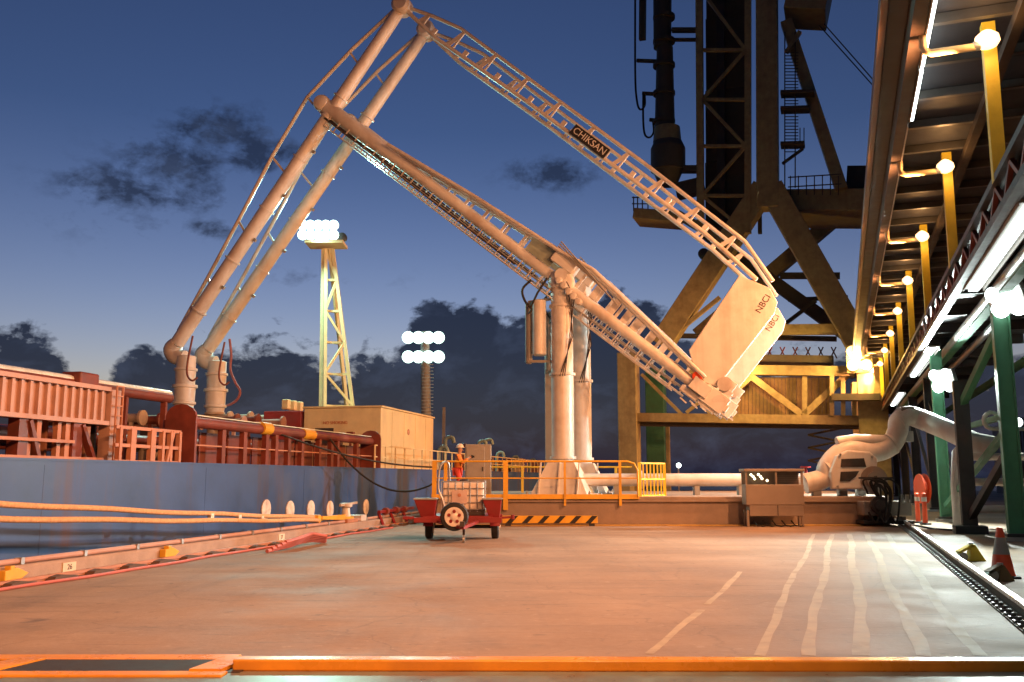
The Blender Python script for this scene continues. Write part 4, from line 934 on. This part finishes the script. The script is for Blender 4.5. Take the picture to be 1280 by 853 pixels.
for s_ in (-.8, .3, 1.2): MB().lathe(q + SF.u * s_ + Z * .24, SF.u, [(0, .13), (.2, .13)], 12).build('roller', M_dred, sd)
# black cables from the ship to the platform
def cable(pa, pb_, sag, r, label, n=24):
    pts = []
    for k in range(n + 1):
        t = k / n; P = pa.lerp(pb_, t); P.z -= sag * 4 * t * (1 - t); pts.append(P)
    return tag(MB().tube(pts, r, 8).build('cable', M_black), label, 'cable')
pe = V((XL + .1, YF + .5, atY(541, 602, YF + .5).z))
cable(SF.atl(346, 541, lp), V((XL - .05, YF + .4, atY(541, 584, YF).z)), .25, .03, 'taut black cable from the ship rail to the platform')
cable(SF.atl(412, 548, lp + .1), pe, 1.0, .035, 'slack black cable sagging from the ship rail to the platform')

# ================================================================ RIGHT SIDE: TRESTLE, GALLERY, LAMPS
cols = [gnd(1272, 676), gnd(1183, 652)]
tr = thing('conveyor_trestle', RF.P(4.5, 40), 'green steel trestle carrying the lower conveyor along the right', 'trestle')
zs = 1.7 + 5.05
def colm(P, w, m, z1, name):
    c_ = MB(); h = w / 2
    c_.box(P + Z * (z1 / 2) + RF.r * (h - .02), (.04, w, z1), AX(RF)).box(P + Z * (z1 / 2) - RF.r * (h - .02), (.04, w, z1), AX(RF)).box(P + Z * (z1 / 2), (w - .08, .05, z1), AX(RF))
    o = c_.build(name, m, tr)
    MB().box(P + Z * .05, (w * 1.7, w * 1.7, .1), AX(RF)).build('foot_plate', M_galv, o); MB().box(P + Z * .14, (w * 1.3, w * 1.3, .1), AX(RF)).build('grout_pad', M_dsteel, o)
    return o
base_l = cols[0].dot(RF.r); sp_ = cols[1].dot(RF.u) - cols[0].dot(RF.u)
cl2 = cols[1].dot(RF.r)
colm(cols[0], .43, M_green, zs, 'column'); colm(cols[1], .42, M_green, zs, 'column')
for k in range(2, 7):
    d = cols[0].dot(RF.u) + sp_ * k
    colm(RF.P(base_l, d), .5, M_dsteel, zs, 'column')  # far columns coloured dark to stand in for the gloom there
for k in range(0, 2):
    d = cols[0].dot(RF.u) + sp_ * k; colm(RF.P(base_l + 3.6, d + .01), .5, M_green, zs, 'column')
for k in range(1, 4):
    d = cols[0].dot(RF.u) - sp_ * k; colm(RF.P(base_l + .6, d), .5, M_green, zs, 'column')
dp = gnd(1213, 667)
pst = MB().box(dp + Z * 2.35, (.42, .42, 4.7), AX(RF)).build('dark_post', M_dsteel, tr); MB().box(dp + Z * .12, (.9, .9, .24), AX(RF)).build('footing', M_dsteel, pst)
def trb(p, q, w, m, name): MB().bar(p, q, w, w).build(name, m, tr)
dA, dB = cols[0].dot(RF.u), cols[1].dot(RF.u)
trb(RF.P(base_l, dA + .3, 3.0), RF.P(cl2, dB - .3, .6), .18, M_green, 'brace')
trb(RF.P(base_l, dA + .3, 3.4), RF.P(cl2, dB - .3, 3.4), .16, M_green, 'brace')
trb(dp + Z * .4, RF.P(base_l + .1, dA + .3, 2.6), .2, M_dsteel, 'brace')
trb(dp + Z * 3.9, RF.P(base_l + .2, dA, 6.4), .2, M_green, 'brace')
for k in range(1, 6):
    d = dA + sp_ * k; trb(RF.P(base_l, d + .2, .8), RF.P(base_l, d + sp_ - .2, 5.5), .16, M_dsteel, 'brace')
# lower conveyor: girder, soffit plates, cross beams
GL = 3.04; d0, d1 = -14, 92
MB().box(RF.P(GL + .1, (d0 + d1) / 2, 6.70), (.22, d1 - d0, .16), AX(RF)).build('girder_chord', M_dsteel, tr)
MB().box(RF.P(GL + .1, (d0 + d1) / 2, 7.40), (.22, d1 - d0, .14), AX(RF)).build('girder_chord', M_dsteel, tr)
k = 0; d = d0 + .5
while d < d1 - 1.2:
    a, c = (6.78, 7.33) if k % 2 == 0 else (7.33, 6.78)
    MB().bar(RF.P(GL + .1, d, a), RF.P(GL + .1, d + .85, c), .09).build('girder_lacing', M_dred, tr); d += .85; k += 1
for k in range(int((d1 - d0) / 4)):
    MB().box(RF.P(GL + 2.2, d0 + 2 + k * 4, 7.52), (4.0, 3.96, .05), AX(RF)).build('soffit_plate', M_shed, tr)
    MB().box(RF.P(GL + 2.2, d0 + k * 4, 7.3), (4.0, .18, .36), AX(RF)).build('cross_beam', M_dsteel, tr)
for k, l in enumerate((4.3, 5.2)): MB().tube([RF.P(l, d0, 6.9), RF.P(l, d1, 6.9)], .14, 10).build('conduit', M_galv, tr)
MB().box(RF.P(base_l + .05, (d0 + d1) / 2, 6.87), (.3, d1 - d0, .3), AX(RF)).build('head_beam', M_green, tr)
MB().box(RF.P(base_l + 3.6, (d0 + d1) / 2, 6.87), (.3, d1 - d0, .3), AX(RF)).build('head_beam', M_green, tr)
# upper gallery
ug = thing('conveyor_gallery', RF.P(4.3, 40, 10.35), 'dark high level conveyor gallery overhead with cross joists', 'conveyor')
UZ = 10.35
mg = mat('gallery_brown', (.05, .04, .032), .55, dirt=(.09, .05, .03), damt=.5)
MB().box(RF.P(1.82, (d0 + d1) / 2, UZ + 1.0), (.26, d1 - d0, 2.0), AX(RF)).build('left_girder', mg, ug)
MB().box(RF.P(1.5, (d0 + d1) / 2, UZ + .6), (.36, d1 - d0, .12), AX(RF)).build('side_walkway', M_crdark, ug)
MB().box(RF.P(1.22, (d0 + d1) / 2, UZ + .62), (.14, d1 - d0, .34), AX(RF)).build('edge_channel', mat('edge_ochre', (.17, .11, .06), .5), ug)
MB().box(RF.P(6.4, (d0 + d1) / 2, UZ + 1.0), (.3, d1 - d0, 2.0), AX(RF)).build('right_girder', mg, ug)
MB().box(RF.P(3.65, (d0 + d1) / 2, UZ + .12), (.2, d1 - d0, .22), AX(RF)).build('stringer', mg, ug)
n = int((d1 - d0) / 1.95)
LD = [18.9 + 7.8 * k for k in range(-4, 9)]
for k in range(n):
    d = 18.9 + .05 - 1.95 * 16 + k * 1.95
    MB().box(RF.P(4.1, d, UZ + .33), (4.28, .14, .2), AX(RF)).build('joist', mat('joist_steel', (.09, .085, .08), .4), ug)
    MB().box(RF.P(4.1, d + .97, UZ + .47), (4.28, 1.9, .05), AX(RF)).build('floor_plate', M_shed, ug)
for k in range(26):
    MB().box(RF.P(1.97, 24.6 + k * 1.3, UZ + .10 + .0), (.03, 1.26, .22), AX(RF)).build('liner_panel', M_white, ug)
for d in LD:
    MB().box(RF.P(3.14, d + .35, (7.34 + UZ + .22) / 2), (.24, .24, UZ + .22 - 7.34), AX(RF)).build('post', M_gyellow, ug)
for i, d in enumerate(LD):
    P = RF.P(3.06, d, 10.08)
    lab = 'glowing orange sodium lamp on a bent pipe bracket under the conveyor gallery'
    sl_ = thing('sodium_lamp', RF.P(1.95, d, UZ), lab, 'lamp', 'sodium lamps along the conveyor gallery')
    MB().tube([RF.P(1.93, d, UZ + .02), RF.P(1.93, d, 10.12), RF.P(1.96, d, 10.03), RF.P(2.06, d, 9.98), RF.P(2.85, d, 9.98)], .075, 12).build('bracket', M_cream, sl_)
    MB().lathe(P + RF.r * -.25 - Z * .08, RF.r, [(0, .08), (.06, .1), (.12, .1), (.14, .06)], 14).build('socket', M_galv, sl_)
    MB().lathe(P - Z * .17, Z, [(0, .06), (.05, .17), (.14, .23), (.25, .21), (.35, .1), (.39, .02)], 20).build('bulb', M_lampS, sl_)
    lamp('sodium_light', 'SPOT', P - RF.r * .35 - Z * .55, 5600 * SODIUM_W, SODIUM, sl_, .2, 132, P - RF.r * 10 - Z * 3.6 + RF.u * 1.5)
    lamp('sodium_glow', 'POINT', P - RF.u * .35 - Z * .05, 45, (1, .5, .18), sl_, .15)
# fluorescent strips under the lower conveyor
for i, (a, c) in enumerate(((-6, 2), (8, 14.5), (18.2, 26.4), (38, 48.5), (58, 68))):
    P = RF.P(3.48, (a + c) / 2, 6.56)
    fl = thing('fluorescent_strip', P, 'bright white fluorescent strip light under the lower conveyor', 'lamp', 'strip lights under the lower conveyor')
    MB().box(P + Z * .07, (.5, c - a, .06), AX(RF)).box(P + RF.r * .24 + Z * .01, (.02, c - a, .1), AX(RF)).box(P - RF.r * .24 + Z * .015, (.02, c - a, .06), AX(RF)).build('housing', M_grey, fl)
    MB().box(P, (.24, c - a - .1, .07), AX(RF)).build('diffuser', M_tube, fl, bev=.015)
for i, (a, c) in enumerate(((-8, 0), (4, 12), (14.2, 17.2), (17.4, 20.4), (20.6, 23.6))):
    P = RF.P(2.04, (a + c) / 2, UZ + .12)
    fl = thing('fluorescent_strip', P, 'white strip light along the inner edge of the overhead gallery girder', 'lamp', 'strip lights along the gallery girder')
    MB().box(P, (.07, c - a, .24), AX(RF)).build('diffuser', M_tube, fl, bev=.01); MB().box(P - RF.r * .055, (.03, c - a + .06, .28), AX(RF)).build('housing', M_grey, fl)
# white floodlights on the green columns
for i, (px, py, col_, lab, dist) in enumerate(((1258, 376, cols[0], 'dazzling white floodlight high on the green column near the traffic cone', 0), (1178, 476, cols[1], 'dazzling white floodlight on the green column by the hose reel', 0))):
    P = RF.atd(px, py, col_.dot(RF.u) - .55)
    fd = thing('floodlight', P, lab, 'floodlight')
    ax_d = ((gnd(930, 700), RF.P(-5, 30, 1))[i] - P).normalized(); sd_ = ax_d.cross(Z).normalized(); u2 = sd_.cross(ax_d)
    w = .95
    MB().box(P - ax_d * .12, (w + .08, .2, w * .8 + .08), (sd_, ax_d, u2)).build('housing', M_galv, fd, bev=.03)
    for k in range(4):
        MB().lathe(P + sd_ * ((k % 2 - .5) * w * .52) + u2 * ((k // 2 - .5) * w * .48), ax_d, [(-.05, w * .2), (.02, w * .26), (.08, w * .25), (.13, w * .14)], 18).build('lens', M_lampW, fd)
    MB().bar(P - ax_d * .2, RF.P(col_.dot(RF.r), col_.dot(RF.u) - .2, P.z), .08).build('bracket', M_galv, fd)
    lamp('flood_light', 'SPOT', P + ax_d * .14, (7500, 11000)[i], (.86, 1, .96), fd, .25, (84, 165)[i], P + ax_d)
P = RF.atd(1272, 528, 44); fd = thing('bulkhead_lamp', P, 'small round white lamp behind the green column', 'lamp')
MB().lathe(P, (0, -1, 0), [(0, .16), (.05, .2), (.12, .16), (.15, .05)], 14).build('globe', M_lampW, fd); MB().bar(P, V((P.x, P.y, 0)), .08).build('pole', M_galv, fd)
# clutter under the trestle
P = gnd(1162, 652); hr = thing('hose_reel', P, 'bright orange hose reel beside the bollards', 'hose reel')
cz = atY(1163, 611, P.y + 1.0).z
MB().lathe(V((P.x + .1, P.y + 1.0, cz)), (1, -.05, 0), [(0, .58), (.05, .6), (.06, .36), (.22, .36), (.23, .6), (.28, .58)], 26).build('drum', M_orange, hr)
MB().bar((P.x + .3, P.y + 1.0, 0), (P.x + .2, P.y + 1.0, cz), .12).build('stand', M_dsteel, hr)
for i, (px, py) in enumerate(((1148, 654), (1157, 656))):
    P = gnd(px, py); h = atY(px, 616, P.y).z
    bo = thing('bollard', P, 'slim orange traffic bollard with pale bands by the hose reel', 'bollard', 'pair of orange bollards by the hose reel')
    MB().lathe(P, Z, [(0, .12), (.03, .12), (.04, .09), (h - .04, .08), (h, .04)], 16).build('tube', M_orange, bo)
    MB().lathe(P + Z * (h * .72), Z, [(0, .092), (.16, .092)], 16).build('reflective_band', M_tank, bo)
    MB().lathe(P + Z * .0, Z, [(0, .2), (.05, .2), (.06, .14)], 16).build('base', M_black, bo)
P = gnd(1254, 722); h = atY(1254, 660, P.y).z
co_ = thing('traffic_cone', P, 'red traffic cone with grey band beside the crane rail', 'traffic cone')
MB().box(P + Z * .02, (.5, .5, .04), AX(RF)).build('base', M_black, co_, bev=.02)
MB().lathe(P + Z * .04, Z, [(0, .21), (.02, .19), (h * .42, .135)], 24).build('lower_cone', M_orange, co_)
MB().lathe(P + Z * (.04 + h * .42), Z, [(0, .137), (h * .34, .078)], 24).build('grey_band', M_grey, co_)
MB().lathe(P + Z * (.04 + h * .76), Z, [(0, .077), (h * .18, .05), (h * .2, .03)], 24).build('cone_tip', M_orange, co_)
for i, (px, py, m, lab) in enumerate(((1213, 702, M_gyellow, 'yellow steel rail clamp on the ground beside the rail'), (1250, 727, mat('clamp_brown', (.22, .14, .06), .6), 'brown rail clamp lying in front of the traffic cone'))):
    P = gnd(px, py); cl = thing('rail_clamp', P, lab, 'clamp'); s_ = .8 if i == 0 else .62
    MB().prism([P - RT * .0 * s_, P + RT * .42 * s_, P + RT * .16 * s_ + Z * .42 * s_, P + RT * .04 * s_ + Z * .42 * s_], V((0, .16, 0))).build('side_plate', m, cl, bev=.01)
    MB().bar(P + RT * .1 * s_ + Z * .40 * s_ + V((0, .08, 0)), P - RT * .26 * s_ + Z * .22 * s_ + V((0, .08, 0)), .16, .05).build('jaw', m, cl)
    MB().lathe(P - RT * .16 * s_ + Z * .09, (0, 1, 0), [(0, .09), (.14, .09)], 14).build('roller', M_galv, cl)
    MB().lathe(P + RT * .1 * s_ + Z * .44 * s_ + V((0, .08, -.02)), Z, [(0, .05), (.04, .05)], 6).build('bolt', M_galv, cl)
# white pipes and vessels under the trestle
vp = thing('valve_station', RF.P(6.6, 36), 'pale pipes and valves standing in the shade under the trestle', 'pipework')
for i in range(5):
    l = 5.6 + i * .75; d = 33 + (i % 2) * 2
    MB().lathe(RF.P(l, d, 0), Z, [(0, .2), (.1, .2), (.12, .13), (.9, .13), (.9, .25), (1.0, .25), (1.0, .18), (1.5, .2), (1.5, .28), (1.6, .28), (1.62, .1), (2.0, .1)], 16).build('valve', M_tank if i % 2 else M_grey, vp)
for z, dd in ((.7, 33), (1.55, 34), (2.4, 35.5)): MB().tube([RF.P(3.9, dd, z), RF.P(9.5, dd, z)], .13, 12).build('pipe', M_tank, vp)
P = RF.atd(1240, 526, 30)
pts = [P + V((math.cos(t) * .24, 0, math.sin(t) * .24)) for t in [R(20 + 26 * k) for k in range(11)]]; pts += [P + V((.25, 0, -.24)), P + V((.9, 0, -.24))]
MB().tube(pts, .06, 10).build('pipe_coil', M_white, vp)
sh = thing('backdrop_shed', RF.P(16, 60), 'dark corrugated shed wall added to cover the sky behind the trestle', 'shed')
MB().box(RF.P(17, 60, 3.5), (2, 110, 7), AX(RF)).build('wall', M_shed, sh)  # invented wall, a dark backdrop hiding the low sky
for k in range(60): MB().box(RF.P(15.97, 8 + k * 1.7, 3.5), (.1, .5, 6.9), AX(RF)).build('cladding_rib', M_shed, sh)
MB().box(RF.P(17, 60, 7.06), (2.4, 110.4, .12), AX(RF)).build('roof_edge', M_dsteel, sh)
# loose cable on the ground
q0 = gnd(1140, 656); pts = [gnd(1140, 657), gnd(1165, 662), gnd(1190, 664), gnd(1206, 662)]
tag(MB().tube([p + Z * .03 for p in pts], .03, 6).build('ground_cable', M_black), 'black cable on the ground between skid and dark post', 'cable')

# ================================================================ SHIP LOADER CRANE
CD = 75.0
crn = thing('ship_loader', RF.P(-8, 78), 'huge ochre ship loader crane straddling the quay behind the arms', 'crane')
ksc = F / RF.atd(950, HZ, CD).y
def cp(px, py, dd=0.0): return RF.atd(px, py, CD + dd)
def cbm(name, a, c, wpx, dep, m, dd=0.0, parent=None):
    p, q = cp(*a, dd), cp(*c, dd); dv = (q - p).normalized(); r = dv.cross(RF.u).normalized()
    b = MB(); L_ = (q - p).length; w = wpx / ksc
    b.box((p + q) / 2, (w, L_, dep), (r, dv, RF.u)); return b.build(name, m, parent or crn, bev=.04 if w > .8 else 0)
def vleg(name, px, py, w, dep, m, dd=0.0):
    P = cp(px, py, dd); return MB().box(V((P.x, P.y, P.z / 2)), (w, dep, P.z), AX(RF)).build(name, m, crn, bev=.05)
vleg('portal_leg', 785, 442, 1.55, 1.6, M_olive); vleg('portal_leg', 819, 462, 1.7, 1.6, M_green, 11); vleg('portal_leg', 1087, 440, 2.1, 1.6, M_olive); vleg('portal_leg', 1075, 480, 1.6, 1.6, M_olive, 11)
vleg('thin_post', 834, 520, .35, .35, M_olive, 5)
cbm('lower_girder', (797, 522), (1076, 526), 11, 1.0, M_olive); cbm('upper_girder', (860, 462), (1068, 465), 12, 1.0, M_olive)
cbm('lower_girder', (797, 530), (1076, 534), 6, .6, M_crdark, 1)
cbm('bracing', (938, 470), (1002, 518), 8, .5, M_olive); cbm('bracing', (1006, 518), (1060, 468), 8, .5, M_olive); cbm('bracing', (1006, 471), (1006, 519), 6, .5, M_olive); cbm('bracing', (940, 470), (886, 518), 8, .5, M_olive)
cbm('bracing', (802, 468), (852, 518), 4, .3, M_olive); cbm('bracing', (858, 516), (888, 492), 4, .3, M_olive)
cbm('mid_girder', (900, 413), (1046, 412), 12, .9, M_olive, .5); cbm('mid_girder', (850, 420), (1046, 424), 6, .6, M_crdark, 6)
for k in range(30):
    cbm('cladding_panel', (906 + k * 4.6, 472), (906 + k * 4.6, 519), 4.2, .12 + .1 * (k % 2), mat('cladding_tan', (.26, .17, .09), .6), 2)
cbm('deck_edge', (930, 450), (1042, 452), 9, 3, M_crdark, 2)
for k in range(13): cbm('bracing', (950 + k * 8, 448), (950 + k * 8 + (7 if k % 2 else -7), 434), 1.6, .1, M_dred, 3)
# central tower with splayed legs
cbm('tower_mast', (958, -160), (960, 262), 27, 1.7, M_olive)
cbm('splayed_leg', (955, 236), (826, 432), 28, 1.6, M_olive); cbm('splayed_leg', (964, 236), (1082, 446), 30, 1.6, M_olive)
cbm('splayed_leg', (1062, 258), (872, 420), 20, 1.2, M_olive, 11); cbm('splayed_leg', (880, 290), (1060, 420), 18, 1.2, M_crdark, 11)
cbm('bracing', (900, 372), (836, 424), 5, .4, M_olive, -.5)
cbm('machinery_floor', (975, 262), (1090, 262), 28, 6, M_olive, 4); cbm('machinery_house', (1058, 232), (1090, 232), 30, 5, M_crdark, 6)
cbm('cross_tie', (975, 345), (1050, 345), 8, .6, M_crdark, 8); cbm('cross_tie', (985, 375), (1060, 372), 5, .5, M_crdark, 11)
cbm('cross_tie', (975, 410), (1020, 376), 5, .4, M_crdark, 9)
cbm('back_stay', (983, 28), (1052, 238), 15, 1.0, M_olive, 1); cbm('head_box', (985, 4), (1036, 6), 44, 4, M_olive, 2)
cbm('knee_brace', (1000, 40), (983, 66), 5, .4, M_olive)
P = cp(900, 150)
# lattice boom hanging to the left of the mast
blo, bhi = 292, -160
for px, w in ((876, 9), (935, 8)): cbm('boom_chord', (px - (3 if px < 900 else 0), bhi), (px, blo), w, .6, M_olive, -.6)
cbm('boom_chord', (946, bhi), (950, blo), 5, .6, M_crdark, 4)
ys_ = [-80, -10, 63, 125, 183, 245, 290]
for i in range(6):
    cbm('boom_lacing', (876, ys_[i]), (934, ys_[i]), 4, .3, M_olive, -.6)
    a, c = ((878, ys_[i]), (932, ys_[i + 1])) if i % 2 else ((932, ys_[i]), (878, ys_[i + 1]))
    cbm('boom_lacing', a, c, 4, .3, M_olive, -.6)
for k in range(5):
    y0_, y1_ = bhi + (blo - bhi) * k / 5, bhi + (blo - bhi) * (k + 1) / 5
    cbm('boom_panel', (908, y0_ + .1), (909, y1_ - .1), 56, .2, M_crdark, 1.2)
cbm('boom_duct', (900, bhi), (902, blo), 10, .4, M_dsteel, .3)
# telescopic loading chute
b = MB(); c_ = cp(829, 0); r_ = 1 / ksc
zc = lambda py: cp(836, py).z
prof = [(520, 8), (200, 11), (180, 11.5), (30, 12), (0, 13)]
ch = MB()
def cyl_(y0_, y1_, r0, r1, m, name, px=833):
    p, q = cp(px, y0_), cp(px, y1_); return MB().tube([p, q], [r0 / ksc, r1 / ksc], 20).build(name, m, crn)
cyl_(-160, 60, 14, 12, M_crdark, 'chute_tube', 828); cyl_(60, 180, 11, 14, M_crdark, 'chute_tube', 831); cyl_(160, 178, 17, 19, M_olive, 'chute_collar', 834); cyl_(178, 186, 19, 23, M_crdark, 'chute_bell', 835); cyl_(186, 214, 23, 23, M_crdark, 'chute_bell', 835); cyl_(214, 232, 20, 12, M_crdark, 'chute_bell', 835)
for y in (20, 50, 80, 115, 150): cyl_(y, y + 4, 15, 15, M_crdark, 'chute_band', 830)
cbm('chute_guide', (805, -160), (803, 50), 9, .4, M_crdark)
for i, (x, y) in enumerate(((796, 76), (803, 117), (812, 150))): cbm('hose_arm', (x, y), (824, y + 1), 4, .3, M_crdark)
for pts in ([(794, -20), (794, 90), (796, 125), (800, 137), (806, 132), (806, 118)], [(804, 118), (804, 150), (806, 168), (812, 172), (817, 165), (816, 150)]):
    MB().tube(smooth([cp(*p) for p in pts]), .09, 6).build('chute_hose', M_black, crn)
cbm('chute_link', (846, 212), (872, 212), 8, .8, M_crdark); cbm('chute_link', (840, 38), (870, 38), 5, .5, M_crdark); cbm('chute_link', (840, 50), (872, 50), 3, .4, M_crdark); cbm('chute_drive', (846, 240), (880, 232), 20, 1.2, M_crdark, .5)
cbm('lower_platform', (796, 272), (850, 276), 14, 3, M_olive, .5); cbm('lower_platform', (850, 270), (900, 300), 8, 2, M_olive, .5)
for x in (792, 797, 803, 810): cbm('platform_rail', (x, 246), (x, 264), 1.4, .08, M_crdark, -.8)
cbm('platform_rail', (790, 247), (812, 247), 1.4, .08, M_crdark, -.8); cbm('platform_rail', (790, 255), (812, 255), 1.2, .08, M_crdark, -.8)
P = cp(880, 318); MB().lathe(P - RF.u * .4, RF.u, [(0, .3), (.1, .45), (.7, .45), (.8, .3)], 18).build('sheave', M_crdark, crn)
# ladders and landings on the mast
for x in (981, 994): cbm('ladder_rail', (x, 40), (x, 235), 1.5, .08, M_crdark)
for k in range(32): cbm('ladder_hoop', (981, 66 + k * 4), (998, 66 + k * 4), 1.0, .06, M_crdark, -.5 if k % 4 == 0 else 0)
for y0_, x1 in ((118, 1018), (138, 1012), (182, 1006)): cbm('landing', (976, y0_), (x1, y0_ - 1), 4, 1.2, M_crdark)
cbm('landing_brace', (978, 205), (1004, 186), 3, .3, M_crdark)
for x in (1000, 1005): cbm('landing_rail', (x, 160), (x, 182), 1.2, .06, M_crdark)
for y in (218, 230): cbm('landing_rail', (985, y + 4), (1052, y), 1.4, .06, M_crdark)
for k in range(7): cbm('landing_rail', (988 + k * 10, 220), (988 + k * 10, 244), 1.3, .06, M_crdark)
MB().tube([cp(1030, 30, 2), cp(1095, 104, 2)], .05, 6).build('stay_cable', M_dsteel, crn); MB().tube([cp(1024, 32, 2), cp(1092, 108, 2)], .05, 6).build('stay_cable', M_dsteel, crn)
# legs' trucks
for px in (785, 1087):
    P = cp(px, 600); MB().box(V((P.x, P.y, .75)), (1.4, 4.5, 1.2), AX(RF)).build('travel_truck', M_olive, crn, bev=.08)
# stair tower clutter near the right leg
for k in range(8): cbm('stair_flight', (1010 + (k % 2) * 40, 528 + k * 8), (1050 - (k % 2) * 40, 536 + k * 8), 2.2, .8, M_crdark, 4)
for k in range(4): cbm('side_frame', (1040 + k * 14, 470 + k * 4), (1040 + k * 14, 520), 5, .4, M_olive, -.6)
cbm('side_frame', (1040, 497), (1100, 497), 8, 1.2, M_crdark, -.8)
# its floodlights
for i, (px, py, w, pw, lab) in enumerate(((1074, 448, 1.7, 5000, 'blazing yellow floodlight at the right corner of the ship loader crane'),)):
    P = cp(px, py, -1.6); fd = thing('crane_floodlight', P, lab, 'floodlight')
    MB().box(P + RF.u * .25, (w * 1.1, .4, w * 1.3), AX(RF)).build('housing', M_olive, fd, bev=.05)
    for k in range(4):
        MB().lathe(P + RF.r * ((k % 2 - .5) * w * .55) + Z * ((k // 2 - .5) * w * .62) - RF.u * .0, -RF.u, [(0, w * .24), (.08, w * .25), (.16, w * .16)], 16).build('lens', M_lampY, fd)
    lamp('crane_light', 'POINT', P - RF.u * .9, pw, (1, .55, .14), fd, .4)
    lamp('crane_light', 'POINT', P - RF.u * .9 - RF.r * 8 - Z * 1.0, pw * .2, (1, .55, .14), fd, .3)

# ================================================================ LIGHT MASTS BEHIND THE SHIP
Ym = 50.0
mk = F / Ym
def m1(px, py): return atY(px, py, Ym)
ms = thing('lattice_light_mast', V((m1(415, 600).x, Ym, DZ)), 'lattice light mast with a floodlight cluster standing behind the deckhouse', 'light mast')
top = m1(409, 312); bz = 0
legs = [(m1(401, 510), m1(404, 312), 0), (m1(409, 508), m1(407, 312), -.7), (m1(441, 508), m1(416, 312), 0), (m1(430, 508), m1(412, 312), .9)]
ends = []
for a, c, oy in legs:
    a = a + V((0, oy, 0)); dv = (a - c); a2 = c + dv * ((c.z - DZ) / (c.z - a.z)); ends.append((a2, c)); MB().bar(a2, c, .18).build('leg', M_cream, ms)
for i in range(7):
    t0, t1 = i / 7, (i + 1) / 7
    pL = [e[0].lerp(e[1], t0) for e in ends]; pU = [e[0].lerp(e[1], t1) for e in ends]
    MB().bar(pU[0], pU[2], .12).build('lattice', M_cream, ms); MB().bar(pL[1] if i % 2 else pL[2], pU[2] if i % 2 else pU[1], .13).build('lattice', M_cream, ms); MB().bar(pU[1], pU[3], .1).build('lattice', M_cream, ms)
MB().box(m1(408, 306), (2.1, 1.5, .16)).build('head_platform', M_cream, ms); MB().lathe(m1(428, 298), (0, -1, 0), [(0, .28), (.2, .28), (.25, .15)], 14).build('spare_fitting', M_dsteel, ms)
for r_ in range(2):
    for k in range(5):
        P = m1(382 + k * 9.5, 286 + r_ * 12); MB().lathe(P + V((0, -.7, 0)), (0.2, -1, -.2), [(-.2, .1), (0, .29), (.05, .29), (.09, .14)], 14).build('flood_lamp', M_lampG, ms)
lamp('mast_light', 'SPOT', m1(401, 292) + V((0, -1.3, 0)), 9000, (.5, 1, .86), ms, .4, 160, (-9, 32, 0))
Yn = 78.0
def m2(px, py): return atY(px, py, Yn)
mt = thing('pole_light_mast', V((m2(533, 600).x, Yn, DZ)), 'slim pole light mast with two rows of floodlights behind the deckhouse', 'light mast')
MB().tube([V((m2(534, 560).x, Yn, DZ)), m2(531, 415)], [.5, .36], 12).build('pole', M_grey, mt)
for py in (424, 448):
    MB().bar(m2(504, py), m2(556, py), .2).build('cross_arm', M_grey, mt)
    for k in range(4):
        P = m2(511 + k * 12.5, py - 1) + V((0, -.4, 0)); MB().lathe(P, (0, -1, -.2), [(-.2, .15), (0, .54), (.06, .54), (.12, .2)], 14).build('flood_lamp', M_lampG, mt)
lamp('mast_light', 'SPOT', m2(530, 436) + V((0, -1.5, 0)), 3500, (.55, 1, .88), mt, .6, 150, (0, 60, 0))
b = MB()
for k in range(34): z = 2.5 + k * .28; b.bar(V((m2(534, 560).x - .5, Yn - .45, z)), V((m2(534, 560).x + .5, Yn - .45, z)), .05)
b.build('rungs', M_galv, mt, kind='stuff')
# far quay lamps on the horizon
for px, py, lab in ((848, 582, 'tiny white lamp on a far pole beyond the white pipe'), (1026, 581, 'tiny white lamp on a far pole by the pipe valve')):
    P = atY(px, py, 104); fl = thing('distant_lamp', V((P.x, P.y, 0)), lab, 'lamp')
    MB().bar(V((P.x, P.y, 0)), P, .15).build('pole', M_galv, fl); MB().lathe(P, (0, -1, 0), [(0, .2), (.2, .28), (.4, .15)], 12).build('globe', M_lampW, fl)
